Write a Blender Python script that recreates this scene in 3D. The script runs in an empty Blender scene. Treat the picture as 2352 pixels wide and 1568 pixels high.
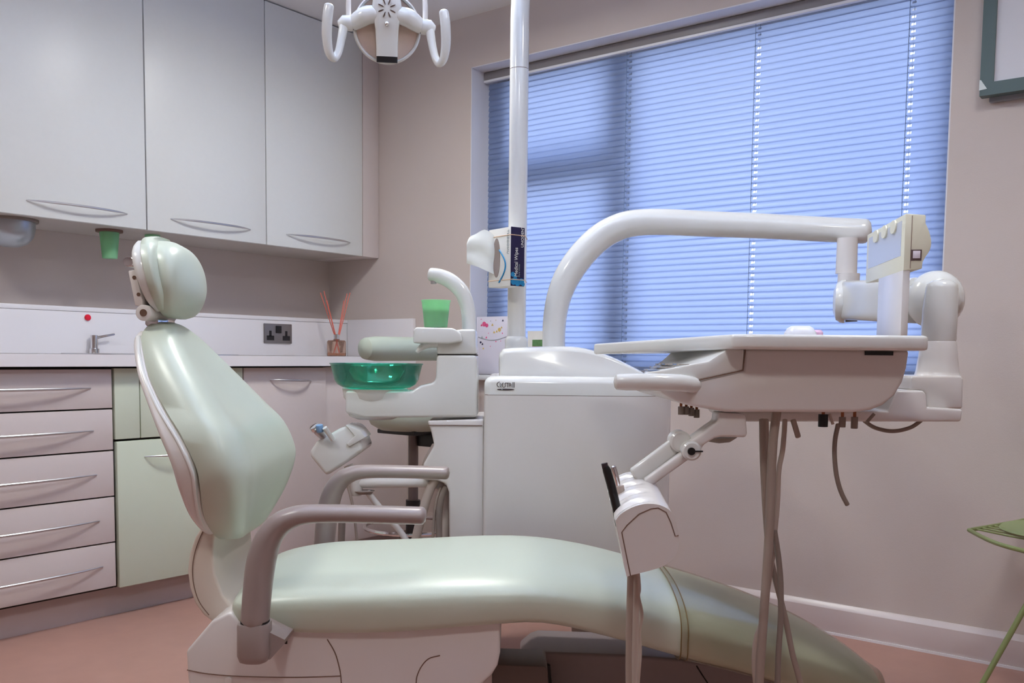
import bpy, bmesh, math, random
from mathutils import Vector, Matrix
random.seed(4)
PI = math.pi
COL = bpy.context.scene.collection

# ---------------------------------------------------------------- camera
F, CY = 2153.26, 982.54
YAW, PITCH, ROLL = (math.radians(a) for a in (37.8265, -4.3763, 0.6032))
CAM = Vector((3.5337, -3.0882, 0.9109))
FH = Vector((-math.sin(YAW), math.cos(YAW), 0))
RT0 = Vector((math.cos(YAW), math.sin(YAW), 0))
FW = FH * math.cos(PITCH) + Vector((0, 0, math.sin(PITCH)))
UP0 = RT0.cross(FW)
RT = RT0 * math.cos(ROLL) + UP0 * math.sin(ROLL)
UP = -RT0 * math.sin(ROLL) + UP0 * math.cos(ROLL)
cd = bpy.data.cameras.new('camera')
co = bpy.data.objects.new('camera', cd); COL.objects.link(co)
cd.sensor_width = 36; cd.lens = F / 2352 * 36; cd.shift_y = (CY - 784) / 2352; cd.clip_start = .05
m = Matrix((RT, UP, -FW)).transposed().to_4x4(); m.translation = CAM
co.matrix_world = m
bpy.context.scene.camera = co

# ---------------------------------------------------------------- world, lamps, exposure
sc = bpy.context.scene
w = bpy.data.worlds.new('sky'); sc.world = w; w.use_nodes = True
bg = w.node_tree.nodes['Background']
bg.inputs[1].default_value = 5.6
_n = w.node_tree.nodes; _l = w.node_tree.links
_g = _n.new('ShaderNodeTexCoord'); _s = _n.new('ShaderNodeSeparateXYZ'); _r = _n.new('ShaderNodeMapRange'); _c = _n.new('ShaderNodeMix'); _c.data_type = 'RGBA'
_r.inputs[1].default_value = -.35; _r.inputs[2].default_value = .6      # pale haze low down, bluer overhead
_c.inputs[6].default_value = (.80, .86, 1.0, 1); _c.inputs[7].default_value = (.27, .41, .82, 1)
_l.new(_g.outputs['Generated'], _s.inputs[0]); _l.new(_s.outputs['Z'], _r.inputs[0]); _l.new(_r.outputs[0], _c.inputs[0]); _l.new(_c.outputs[2], bg.inputs[0])
sc.view_settings.view_transform = 'Standard'; sc.view_settings.look = 'None'
sc.view_settings.gamma = 1; sc.view_settings.exposure = 0
LAMPS = [(1.55, -.98), (1.55, -2.75), (3.35, -1.2), (3.35, -2.75)]
LAMP_W = 12
ROOM_H = 2.333
for i, (x, y) in enumerate(LAMPS):
    ld = bpy.data.lights.new('ceiling_lamp', 'AREA'); ld.shape = 'RECTANGLE'; ld.size = .30; ld.size_y = .2
    ld.energy = LAMP_W * (1.35, 1.1, .75, .85)[i]; ld.color = (.99, 1, .95); ld.spread = math.radians(172)
    lo = bpy.data.objects.new('ceiling_lamp', ld); COL.objects.link(lo); lo.location = (x, y, ROOM_H - .035)
# two added blue uplights, unseen overhead, tinting the ceiling and upper cabinets
ADDED_UPL = [(1.95, -1.75), (3.2, -1.9)]
for i, (x, y) in enumerate(ADDED_UPL):
    ld = bpy.data.lights.new('uplight_tube', 'AREA'); ld.shape = 'RECTANGLE'; ld.size = 1.1; ld.size_y = .09
    ld.energy = (27, 14)[i]; ld.color = (.50, .66, 1)
    lo = bpy.data.objects.new('uplight_tube', ld); COL.objects.link(lo); lo.location = (x, y, 2.075); lo.rotation_euler = (math.pi, 0, 0)

# ---------------------------------------------------------------- frames
def E(p):
    return Vector((CAM.x, CAM.y, 0)) + RT0 * p[0] + FH * p[1] + Vector((0, 0, p[2]))
def Wd(p): return Vector(p)
def ray(px, py): return FW + RT * ((px - 1176) / F) - UP * ((py - CY) / F)
def Q(px, py, v):            # photo direction met at forward distance v -> room frame of the chair
    d = ray(px, py); t = v / d.dot(FH); d = d * t
    return (d.dot(RT0), v, CAM.z + d.z)
def onx(px, py, x): d = ray(px, py); return CAM + d * ((x - CAM.x) / d.x)
def ony(px, py, y): d = ray(px, py); return CAM + d * ((y - CAM.y) / d.y)
def QU(pts, v): return [(q[0], q[2]) for q in (Q(a, b, v) for a, b in pts)]

# ---------------------------------------------------------------- materials
def s2l(c): return tuple(((x / 255 / 12.92) if x / 255 <= .04045 else ((x / 255 + .055) / 1.055) ** 2.4) for x in c)
MATS = {}
def mat(name, rgb, rough=.5, metal=0, spec=.5, noise=0, nscale=20, bump=0, bscale=200, coat=0, trans=0, alpha=1, ior=1.45, sss=0):
    if name in MATS: return MATS[name]
    mt = bpy.data.materials.new(name); mt.use_nodes = True; nt = mt.node_tree; b = nt.nodes['Principled BSDF']
    c = s2l(rgb) + (1,)
    b.inputs['Base Color'].default_value = c; b.inputs['Roughness'].default_value = rough
    b.inputs['Metallic'].default_value = metal; b.inputs['IOR'].default_value = ior
    b.inputs['Specular IOR Level'].default_value = spec
    b.inputs['Coat Weight'].default_value = coat; b.inputs['Coat Roughness'].default_value = .08
    b.inputs['Transmission Weight'].default_value = trans; b.inputs['Alpha'].default_value = alpha
    tc = nt.nodes.new('ShaderNodeTexCoord')
    if noise:
        n = nt.nodes.new('ShaderNodeTexNoise'); n.inputs['Scale'].default_value = nscale; n.inputs['Detail'].default_value = 5
        nt.links.new(tc.outputs['Object'], n.inputs['Vector'])
        mx = nt.nodes.new('ShaderNodeMix'); mx.data_type = 'RGBA'
        mx.inputs[6].default_value = tuple(x * (1 - noise) for x in c[:3]) + (1,)
        mx.inputs[7].default_value = tuple(min(1, x * (1 + noise)) for x in c[:3]) + (1,)
        nt.links.new(n.outputs['Fac'], mx.inputs[0]); nt.links.new(mx.outputs[2], b.inputs['Base Color'])
    if bump:
        n2 = nt.nodes.new('ShaderNodeTexNoise'); n2.inputs['Scale'].default_value = bscale
        nt.links.new(tc.outputs['Object'], n2.inputs['Vector'])
        bp = nt.nodes.new('ShaderNodeBump'); bp.inputs['Strength'].default_value = bump; bp.inputs['Distance'].default_value = .002
        nt.links.new(n2.outputs['Fac'], bp.inputs['Height']); nt.links.new(bp.outputs[0], b.inputs['Normal'])
    MATS[name] = mt; return mt
def clear(name, rgb, fac=.15, rough=.03, thick=0, fres=1.0):   # thin clear sheet: tinted see-through plus a glossy face
    mt = bpy.data.materials.new(name); mt.use_nodes = True; nt = mt.node_tree; nt.nodes.clear()
    o = nt.nodes.new('ShaderNodeOutputMaterial'); t = nt.nodes.new('ShaderNodeBsdfTransparent'); g = nt.nodes.new('ShaderNodeBsdfGlossy')
    t.inputs[0].default_value = s2l(rgb) + (1,); g.inputs['Roughness'].default_value = rough
    fr = nt.nodes.new('ShaderNodeFresnel'); fr.inputs[0].default_value = 1.5
    ad = nt.nodes.new('ShaderNodeMath'); ad.operation = 'MULTIPLY_ADD'; ad.inputs[1].default_value = fres; ad.inputs[2].default_value = fac
    nt.links.new(fr.outputs[0], ad.inputs[0])
    mx = nt.nodes.new('ShaderNodeMixShader'); nt.links.new(ad.outputs[0], mx.inputs[0]); nt.links.new(t.outputs[0], mx.inputs[1]); nt.links.new(g.outputs[0], mx.inputs[2])
    last = mx
    if thick:
        df = nt.nodes.new('ShaderNodeBsdfTranslucent'); df.inputs[0].default_value = s2l(rgb) + (1,)
        d2 = nt.nodes.new('ShaderNodeBsdfDiffuse'); d2.inputs[0].default_value = s2l(rgb) + (1,)
        m3 = nt.nodes.new('ShaderNodeMixShader'); m3.inputs[0].default_value = .5; nt.links.new(df.outputs[0], m3.inputs[1]); nt.links.new(d2.outputs[0], m3.inputs[2])
        m2 = nt.nodes.new('ShaderNodeMixShader'); m2.inputs[0].default_value = thick
        nt.links.new(mx.outputs[0], m2.inputs[1]); nt.links.new(m3.outputs[0], m2.inputs[2]); last = m2
    nt.links.new(last.outputs[0], o.inputs[0]); MATS[name] = mt; return mt
def slatmat(name, rgb, k):
    mt = bpy.data.materials.new(name); mt.use_nodes = True; nt = mt.node_tree; nt.nodes.clear()
    o = nt.nodes.new('ShaderNodeOutputMaterial'); t = nt.nodes.new('ShaderNodeBsdfTranslucent'); d = nt.nodes.new('ShaderNodeBsdfPrincipled')
    t.inputs[0].default_value = s2l(rgb) + (1,); d.inputs['Base Color'].default_value = s2l((128, 142, 172)) + (1,); d.inputs['Roughness'].default_value = .4
    mx = nt.nodes.new('ShaderNodeMixShader'); mx.inputs[0].default_value = k
    nt.links.new(d.outputs[0], mx.inputs[1]); nt.links.new(t.outputs[0], mx.inputs[2]); nt.links.new(mx.outputs[0], o.inputs[0]); MATS[name] = mt; return mt

WALL = mat('wall_paint', (203, 189, 181), .75, noise=.03, nscale=3, bump=.15, bscale=350)
CEIL = mat('ceiling_paint', (236, 234, 232), .8, bump=.1)
FLOOR = mat('vinyl_floor', (178, 136, 122), .5, noise=.08, nscale=14, bump=.1, bscale=400)
SKIRT = mat('skirting_gloss', (214, 200, 196), .3)
REVEAL = mat('reveal_paint', (222, 220, 224), .6)
PVC = mat('window_pvc', (225, 228, 232), .3)
LAM = mat('white_laminate', (224, 225, 222), .38, noise=.015, nscale=60)
LAMB = mat('base_laminate', (212, 200, 196), .4, noise=.015, nscale=60)
GREENL = mat('green_laminate', (208, 216, 196), .4)
CARC = mat('carcass_board', (190, 180, 172), .5)
PLINTH = mat('plinth_board', (196, 180, 176), .45, noise=.03, nscale=20)
TOP = mat('worktop_laminate', (232, 228, 230), .3)
STEEL = mat('brushed_steel', (206, 206, 210), .36, metal=1)
CHROME = mat('chrome', (225, 225, 228), .08, metal=1)
WHITE = mat('white_plastic', (224, 223, 220), .18, coat=.3)
WHITE2 = mat('warm_white_plastic', (222, 216, 213), .25, coat=.2)
CREAM = mat('cream_plastic', (228, 224, 202), .35)
VINYL = mat('green_vinyl', (196, 203, 187), .33, spec=.55, bump=.06, bscale=500)
TAUPE = mat('taupe_plastic', (154, 139, 135), .3)
GREY = mat('grey_rubber', (140, 126, 118), .45)
HOSE = mat('hose_grey', (160, 144, 134), .45)
HOSEL = mat('hose_light', (186, 170, 160), .45)
BLACK = mat('black_plastic', (26, 24, 26), .35)
DARK = mat('dark_gap', (40, 34, 32), .7)
SEAM = mat('seam_line', (120, 92, 80), .7)
BRASS = mat('brass', (150, 90, 60), .35, metal=.6)
BASEG = mat('base_grey_plastic', (160, 146, 146), .4)
BASED = mat('base_dark_plastic', (120, 104, 98), .4)
STOOLV = mat('stool_vinyl', (176, 184, 168), .4)
CUPG = clear('green_cup_plastic', (198, 246, 208), .03, .2, .6)
TEAL = clear('teal_bowl_plastic', (138, 232, 212), .03, .04, .08)
COVER = clear('clear_foot_sheet', (251, 247, 238), .02, .12, .05, .6)
GLASSW = clear('window_glass', (250, 252, 255), .02, .01)
BOTTLE = clear('bottle_glass', (250, 232, 220), .05, .02, .08)
LENS = clear('lamp_lens', (253, 250, 248), .03, .05, 0, .15)
MIRROR = mat('lamp_reflector', (248, 236, 228), .3, metal=0, noise=.06, nscale=90)
REED = mat('coral_reed', (226, 120, 104), .6)
NAVY = mat('navy_card', (34, 28, 66), .45)
CARD = mat('white_card', (232, 230, 224), .55)
BLUEC = mat('blue_print', (30, 130, 180), .5)
GREYP = mat('grey_print', (150, 160, 164), .5)
PAPER = mat('tissue_paper', (240, 242, 236), .8)
PINK = mat('pink_print', (226, 90, 140), .5)
GOLD = mat('gold_print', (214, 184, 110), .5)
RED = mat('red_button', (220, 20, 50), .4)
GREENW = mat('olive_green_metal', (140, 150, 96), .35)
SLAT = slatmat('blind_slat', (190, 203, 230), .5)
RAIL = mat('blind_rail', (140, 134, 134), .4)
CORD = mat('blind_cord', (110, 130, 160), .7)
FRAMEG = mat('dark_green_frame', (84, 100, 98), .45)
BOARD = mat('board_white', (212, 210, 214), .4)
SCREEN = mat('viewer_screen', (196, 200, 212), .25)
BAND = mat('rubber_band', (214, 180, 150), .6)

# ---------------------------------------------------------------- mesh builder
def catmull(pts, sub=6):
    P = [tuple(map(float, p)) for p in pts]; n = len(P); out = []
    if n < 3: return [tuple(a + (b - a) * k / sub for a, b in zip(P[0], P[1])) for k in range(sub + 1)]
    for i in range(n - 1):
        p0 = P[max(i - 1, 0)]; p1 = P[i]; p2 = P[i + 1]; p3 = P[min(i + 2, n - 1)]
        for k in range(sub):
            t = k / sub
            out.append(tuple(.5 * ((2 * b) + (-a + c) * t + (2 * a - 5 * b + 4 * c - d) * t * t + (-a + 3 * b - 3 * c + d) * t ** 3) for a, b, c, d in zip(p0, p1, p2, p3)))
    out.append(P[-1]); return out
class MB:
    def __init__(self, fr=E): self.v = []; self.f = []; self.fr = fr
    def add(self, vs, fs):
        o = len(self.v); self.v += [self.fr(p) for p in vs]; self.f += [[i + o for i in f] for f in fs]; return self
    def box(self, a, b):
        x0, y0, z0 = a; x1, y1, z1 = b
        return self.add([(x0, y0, z0), (x1, y0, z0), (x1, y1, z0), (x0, y1, z0), (x0, y0, z1), (x1, y0, z1), (x1, y1, z1), (x0, y1, z1)],
                 [[0, 3, 2, 1], [4, 5, 6, 7], [0, 1, 5, 4], [1, 2, 6, 5], [2, 3, 7, 6], [3, 0, 4, 7]])
    def loft(self, rings, cap=True, closed=False):
        n = len(rings[0]); vs = [p for r in rings for p in r]; fs = []
        m = len(rings)
        for i in range(m if closed else m - 1):
            a = i * n; b = ((i + 1) % m) * n
            for j in range(n): k = (j + 1) % n; fs.append([a + j, a + k, b + k, b + j])
        if cap and not closed: fs.append(list(range(n))[::-1]); fs.append([(m - 1) * n + j for j in range(n)])
        return self.add(vs, fs)
    def prism(self, prof, v0, v1, prof2=None):
        p2 = prof2 or prof
        return self.loft([[(u, v0, w_) for u, w_ in prof], [(u, v1, w_) for u, w_ in p2]])
    def tube(self, pts, r, n=14, rb=None, up=None, sub=6, smooth=True, caps=True, closed=False, squ=2.0):
        m = len(pts)
        R = r if isinstance(r, (list, tuple)) else [r] * m
        B = rb if isinstance(rb, (list, tuple)) else ([rb] * m if rb else R)
        P = [tuple(p) + (R[i], B[i]) for i, p in enumerate(pts)]
        if closed: pass
        elif smooth and m > 2: P = catmull(P, sub)
        rings = []; c = [Vector(p[:3]) for p in P]; prev = None; M = len(c)
        for i, p in enumerate(P):
            if closed: t = c[(i + 1) % M] - c[i - 1]
            else: t = c[min(i + 1, M - 1)] - c[max(i - 1, 0)]
            t.normalize()
            if up is not None: a = Vector(up) - t * t.dot(Vector(up))
            elif prev is not None: a = prev - t * t.dot(prev)
            else:
                q = Vector((0, 0, 1)) if abs(t.z) < .9 else Vector((1, 0, 0)); a = q - t * t.dot(q)
            a.normalize(); prev = a; b = t.cross(a)
            rg = []
            for j in range(n):
                th = 2 * PI * j / n; cc, ss = math.cos(th), math.sin(th)
                if squ != 2: cc = math.copysign(abs(cc) ** (2 / squ), cc); ss = math.copysign(abs(ss) ** (2 / squ), ss)
                rg.append(tuple(c[i] + a * cc * p[3] + b * ss * p[4]))
            rings.append(rg)
        if caps and not closed:
            def dome(k, sgn):
                t = (c[k] - c[k - 1 if k else 1]).normalized() if k else (c[0] - c[1]).normalized()
                rr = min(P[k][3], P[k][4]) * .6; res = []
                for q in (.4, .75, 1):
                    s_ = math.sqrt(max(0, 1 - q * q)) * .999 + .02
                    res.append([tuple(c[k] + t * rr * q + (Vector(x) - c[k]) * s_) for x in rings[k]])
                return res
            d1 = dome(M - 1, 1); d0 = dome(0, 1)
            rings = d0[::-1] + rings + d1
        return self.loft(rings, closed=closed)
    def rod(self, a, b, r, n=12, r2=None):   # straight flat-ended cylinder or cone
        a = Vector(a); b = Vector(b); t = (b - a).normalized(); q = Vector((0, 0, 1)) if abs(t.z) < .9 else Vector((1, 0, 0))
        x = (q - t * t.dot(q)).normalized(); y = t.cross(x); r2 = r if r2 is None else r2
        return self.loft([[tuple(a + (x * math.cos(2 * PI * j / n) + y * math.sin(2 * PI * j / n)) * r) for j in range(n)],
                          [tuple(b + (x * math.cos(2 * PI * j / n) + y * math.sin(2 * PI * j / n)) * r2) for j in range(n)]])
    def lathe(self, c, prof, n=40, axis=(0, 0, 1), close=False):
        t = Vector(axis).normalized(); q = Vector((0, 0, 1)) if abs(t.z) < .9 else Vector((1, 0, 0))
        x = (q - t * t.dot(q)).normalized(); y = t.cross(x); c = Vector(c)
        return self.loft([[tuple(c + t * h + (x * math.cos(2 * PI * j / n) + y * math.sin(2 * PI * j / n)) * max(r, 1e-4)) for j in range(n)] for r, h in prof], cap=not close, closed=close)
    def ball(self, c, r, sx=1, sy=1, sz=1, n=28, m=16):
        rings = []
        for i in range(1, m):
            th = PI * i / m
            rings.append([(c[0] + r * sx * math.sin(th) * math.cos(2 * PI * j / n), c[1] + r * sy * math.sin(th) * math.sin(2 * PI * j / n), c[2] - r * sz * math.cos(th)) for j in range(n)])
        return self.loft(rings)
    def text(self, s, o, ex, ey, size, ext=.0004, space=1.0, sx=1.0):
        cu = bpy.data.curves.new('t', 'FONT'); cu.body = s; cu.size = size; cu.extrude = ext; cu.space_character = space; cu.resolution_u = 3
        ob = bpy.data.objects.new('t', cu); COL.objects.link(ob); bpy.context.view_layer.update()
        me = bpy.data.meshes.new_from_object(ob.evaluated_get(bpy.context.evaluated_depsgraph_get()))
        o = Vector(o); ex = Vector(ex).normalized(); ey = Vector(ey).normalized(); ez = ex.cross(ey)
        self.add([tuple(o + ex * v.co.x * sx + ey * v.co.y + ez * v.co.z) for v in me.vertices], [list(p.vertices) for p in me.polygons])
        bpy.data.objects.remove(ob); bpy.data.curves.remove(cu); bpy.data.meshes.remove(me); return self
    def build(self, name, material, parent=None, bevel=0, seg=2, ang=35, label=None, cat=None, group=None, kind=None):
        me = bpy.data.meshes.new(name)
        if parent is not None: mw = WM[parent.name]
        else:
            xs = [v.x for v in self.v]; ys = [v.y for v in self.v]; zs = [v.z for v in self.v]
            mw = Matrix.Translation(((min(xs) + max(xs)) / 2, (min(ys) + max(ys)) / 2, min(zs)))
        inv = mw.inverted()
        me.from_pydata([tuple(inv @ v) for v in self.v], [], self.f); me.validate(); me.update()
        bm = bmesh.new(); bm.from_mesh(me)
        bmesh.ops.recalc_face_normals(bm, faces=bm.faces)
        if bevel:
            ed = [e for e in bm.edges if len(e.link_faces) == 2 and e.calc_face_angle(0) > math.radians(28)]
            bmesh.ops.bevel(bm, geom=ed, offset=bevel, segments=seg, profile=.5, affect='EDGES', clamp_overlap=True)
        bm.to_mesh(me); bm.free()
        for p in me.polygons: p.use_smooth = True
        me.set_sharp_from_angle(angle=math.radians(ang))
        me.materials.append(material)
        o = bpy.data.objects.new(name, me); COL.objects.link(o)
        if parent is not None: o.parent = parent
        else: o.matrix_world = mw
        WM[o.name] = mw
        tag(o, label, cat, group, kind); return o
WM = {}
def tag(o, label=None, cat=None, group=None, kind=None):
    for k, v in (('label', label), ('category', cat), ('group', group), ('kind', kind)):
        if v: o[k] = v
def thing(name, label, cat, loc, fr=E, group=None):
    o = bpy.data.objects.new(name, None); COL.objects.link(o); o.empty_display_size = .05
    rz = YAW if fr is E else 0
    mw = Matrix.Translation(fr(loc)) @ Matrix.Rotation(rz, 4, 'Z'); o.matrix_world = mw; WM[o.name] = mw
    tag(o, label, cat, group); return o
def sup(c, hx, hy, n, N=28, dip=None):     # superellipse points (x, y)
    out = []
    for j in range(N):
        th = 2 * PI * j / N; a, b = math.cos(th), math.sin(th)
        out.append((c[0] + hx * math.copysign(abs(a) ** (2 / n), a), c[1] + hy * math.copysign(abs(b) ** (2 / n), b)))
    return out

# ================================================================ SETTING
XL, XR, ZB, ZT = .898, 2.797, .83, 2.122
RX, RY = 5.3, -4.9
MB(Wd).box((0, RY, -.1), (RX, 0, 0)).build('floor', FLOOR, kind='structure')
MB(Wd).box((-.15, RY - .15, ROOM_H), (RX + .15, .35, ROOM_H + .1)).build('ceiling', CEIL, kind='structure')
MB(Wd).box((-.15, RY, 0), (0, .35, ROOM_H)).build('wall_left', WALL, kind='structure')
MB(Wd).box((RX, RY, 0), (RX + .15, .35, ROOM_H)).build('wall_right', WALL, kind='structure')
MB(Wd).box((-.15, RY - .15, 0), (RX + .15, RY, ROOM_H)).build('wall_front', WALL, kind='structure')
b = MB(Wd)
b.box((0, 0, 0), (XL, .3, ROOM_H)).box((XR, 0, 0), (RX, .3, ROOM_H)).box((XL, 0, 0), (XR, .3, ZB)).box((XL, 0, ZT), (XR, .3, ROOM_H))
b.build('wall_back', WALL, kind='structure')
t_ = .004
rv = MB(Wd).box((XL, .0005, ZB), (XL + t_, .3, ZT)).box((XR - t_, .0005, ZB), (XR, .3, ZT)).box((XL, .0005, ZT - t_), (XR, .3, ZT))
rv.build('trim_1', REVEAL, kind='structure')
MB(Wd).box((XL - .03, -.035, ZB - .022), (XR + .03, .2, ZB)).build('trim_2', PVC, bevel=.006, kind='structure')
# skirting with a moulded top edge and a thin welded bead at the floor
sk = MB(lambda p: Vector((p[1], p[0], p[2]))).prism([(0, 0), (-.018, 0), (-.018, .086), (-.005, .103), (0, .103)], .6, RX)
sk.build('baseboard_back', SKIRT, bevel=.001, kind='structure')
MB(Wd).box((.6, -.023, 0), (RX, -.0181, .008)).build('trim_3', mat('bead_white', (236, 232, 236), .3), kind='structure')
MB(Wd).box((RX - .016, RY, 0), (RX, 0, .1)).build('baseboard_right', SKIRT, bevel=.004, kind='structure')
MB(Wd).box((.6, RY, 0), (RX, RY + .016, .1)).build('baseboard_front', SKIRT, bevel=.004, kind='structure')
# window
win = bpy.data.objects.new('window_1', None); COL.objects.link(win); win.location = (0, 0, 0); win['kind'] = 'structure'; WM['window_1'] = Matrix.Identity(4)
f = MB(Wd); y0, y1 = .175, .235
f.box((XL, y0, ZB + .06), (XL + .13, y1, ZT - .075)).box((XR - .06, y0, ZB + .06), (XR, y1, ZT - .075)).box((XL, y0, ZB), (XR, y1, ZB + .06)).box((XL, y0, ZT - .075), (XR, y1, ZT))
XM = 1.60
f.box((XM - .10, y0, ZB + .06), (XM + .03, y1, ZT - .075)).box((XL + .13, y0, 1.60), (XM - .10, y1, 1.73))
f.build('window_frame', PVC, win, bevel=.004)
MB(Wd).box((XL + .12, .20, ZB + .05), (XM - .09, .206, 1.61)).build('pane', GLASSW, win)
MB(Wd).box((XL + .12, .20, 1.72), (XM - .09, .206, ZT - .07)).build('pane', GLASSW, win)
MB(Wd).box((XM + .02, .20, ZB + .05), (XR - .05, .206, ZT - .07)).build('pane', GLASSW, win)
# unseen overhang added outside to darken the top of the blind
MB(Wd).box((-.5, .3, 2.16), (4.2, .85, 2.30)).build('trim_4', CEIL, kind='structure')

# ---------------------------------------------------------------- blind
bl = thing('venetian_blind', 'closed white venetian blind glowing blue with daylight in the window recess', 'blind', (1.85, .1, ZB), Wd)
YB = .1; XA, XB = XL + .018, XR - .006
MB(Wd).box((XA - .012, YB - .022, 2.083), (XB, YB + .02, 2.116)).build('headrail', RAIL, bl, bevel=.003)
MB(Wd).box((XA - .012, YB - .024, 2.074), (XB, YB - .006, 2.084)).build('headrail_lip', mat('white_lip', (240, 240, 244), .3), bl, bevel=.002)
cords = [1.0, 1.617, 2.137, 2.652]
sl = MB(Wd); pitch = .0225; nsl = 53; ztop = 2.058; tilt = math.radians(75)
hx = .0065
xs = [XA]
for c_ in cords[1:]: xs += [c_ - hx, c_ + hx]
xs.append(XB)
cs, sn = math.cos(tilt), math.sin(tilt)
for k in range(nsl):
    zc = ztop - k * pitch
    row = []
    for a in (-1, -.62, -.3, 0, .3, .62, 1):     # across the slat, crowned
        q = a * .0128; bow = .0022 * (1 - a * a)
        row.append((YB + cs * q - sn * bow, zc + sn * q + cs * bow))
    vs = []; fs = []
    for x in xs:
        for (yy, zz) in row: vs.append((x, yy, zz))
    nr = len(row)
    for i in range(len(xs) - 1):
        for j in range(nr - 1):
            if i % 2 == 1 and j in (3, 4): continue     # cord slot
            fs.append([i * nr + j, (i + 1) * nr + j, (i + 1) * nr + j + 1, i * nr + j + 1])
    sl.add(vs, fs)
sl.build('slats', SLAT, bl, ang=80)
for c_ in cords[1:]:
    cdm = MB(Wd)
    cdm.rod((c_ - .0085, YB - .0155, 2.08), (c_ - .0085, YB - .0155, .865), .0011, 6)
    cdm.rod((c_ + .001, YB + .002, 2.08), (c_ + .001, YB + .002, .865), .0009, 6)
    for k in range(nsl): cdm.rod((c_ - .0085, YB - .015, ztop - k * pitch - .011), (c_ - .0085, YB + .014, ztop - k * pitch - .006), .0007, 5)
    cdm.build('ladder_cord', CORD, bl)
MB(Wd).box((XA, YB - .014, .845), (XB, YB + .014, .861)).build('bottom_rail', RAIL, bl, bevel=.004)

# ================================================================ CEILING LIGHTS
for i, (x, y) in enumerate(LAMPS):
    t = thing('ceiling_light', ['flush ceiling light near the cabinets and window', 'flush ceiling light near the cabinets away from window', 'flush ceiling light near the window on the right', 'flush ceiling light above the photographer'][i], 'ceiling light', (x, y, ROOM_H), Wd, 'flush ceiling lights')
    MB(Wd).box((x - .28, y - .17, ROOM_H - .03), (x + .28, y + .17, ROOM_H)).build('housing', WHITE2, t, bevel=.006)

for i, (x, y) in enumerate(ADDED_UPL):  # made-up hanging fixtures that carry the added blue uplights
    t = thing('suspended_uplight', ['long suspended uplight nearer the wall cabinets', 'long suspended uplight nearer the framed board'][i], 'uplight', (x, y, 2.03), Wd, 'suspended uplights')
    MB(Wd).prism([(x - .57, 2.04), (x + .57, 2.04), (x + .57, 2.068), (x - .57, 2.068)], y - .06, y + .06).build('tray', WHITE2, t, bevel=.005)
    for q in (-.4, .4): MB(Wd).rod((x + q, y, 2.066), (x + q, y, ROOM_H), .0015, 6).build('wire', STEEL, t)

# ================================================================ WALL CABINETS
CXF = .347
def bow(mb, A, B, out, h=.032, r=.0042, fr=None):
    A = Vector(A); B = Vector(B); out = Vector(out); pts = []
    for k in range(9):
        s = k / 8; o_ = h * (1 - (2 * s - 1) ** 2) ** .8 + .002
        pts.append(tuple(A + (B - A) * s + out * o_))
    rr = [r * .35, r * .8] + [r] * 5 + [r * .8, r * .35]
    return mb.tube(pts, rr, 10, sub=4)
wl = ['white wall cabinet with bow handle, leftmost and cut by the photo edge', 'white wall cabinet in the middle of the row, above the headrest', 'white wall cabinet nearest the window, behind the operating light']
hp = [((60, 459), (292, 491)), ((392, 502), (575, 527)), ((657, 538), (804, 557))]
ye = [-1.703, -1.170, -.637, -.104]
for i in range(3):
    a, c = ye[i], ye[i + 1]
    t = thing('wall_cabinet', wl[i], 'cabinet', ((CXF) / 2, (a + c) / 2, 1.358), Wd, 'white wall cabinets')
    MB(Wd).box((0.002, a, 1.358), (CXF - .022, c if i < 2 else -.104, ROOM_H - .004)).build('carcass', CARC, t)
    d = MB(Wd).box((CXF - .02, a + .0025, 1.357), (CXF, c - .0025, ROOM_H - .006)).build('door', LAM, t, bevel=.0015)
    p, q = onx(*hp[i][0], CXF), onx(*hp[i][1], CXF)
    bow(MB(Wd), (CXF, p.y, p.z), (CXF, q.y, q.z), (1, 0, 0)).build('handle', STEEL, d)
    if i == 2: MB(Wd).box((0.002, -.1, 1.357), (CXF - .002, -.002, ROOM_H - .006)).build('filler_panel', LAMB, t, bevel=.0015)
# dispensers under the cabinets
def under(px, py, x): p = onx(px, py, x); return p
p = onx(251, 530, .22); t = thing('cup_dispenser', 'green plastic cup hanging from dark ring under the leftmost wall cabinet', 'cup dispenser', (.22, p.y, 1.30), Wd)
r_ = .032; 
MB(Wd).lathe((.22, p.y, 1.335), [(.03, .014), (.047, .014), (.047, .0225), (.03, .0225)], close=True).build('ring_mount', SEAM, t)
MB(Wd).lathe((.22, p.y, 1.352 - .098), [(.026, 0), (.0345, .094), (.0335, .094), (.0245, .002), (.001, .002), (.001, 0)], 36).build('cup', CUPG, t)
p = onx(350, 531, .22)
MB(Wd).lathe((.22, p.y, 1.338), [(.02, 0), (.028, .014), (.028, .018), (.001, .018)], 24).build('cup_stub', CUPG, label='tiny rim of a green cup poking out under the middle wall cabinet', cat='cup')
p = onx(22, 515, .2)
t = thing('bowl_dispenser', 'grey steel dome shaped dispenser under wall cabinet at left photo edge', 'dispenser', (.2, p.y, 1.27), Wd)
MB(Wd).lathe((.2, p.y, 1.262), [(.001, 0), (.03, .003), (.055, .014), (.073, .037), (.08, .066), (.08, .09), (.001, .09)], 40).build('dome', mat('dull_steel', (176, 180, 184), .35, metal=.7), t)
MB(Wd).lathe((.2, p.y, 1.338), [(.05, .01), (.09, .01), (.09, .0195), (.05, .0195)], 40, close=True).build('flange', GREY, t)

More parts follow.
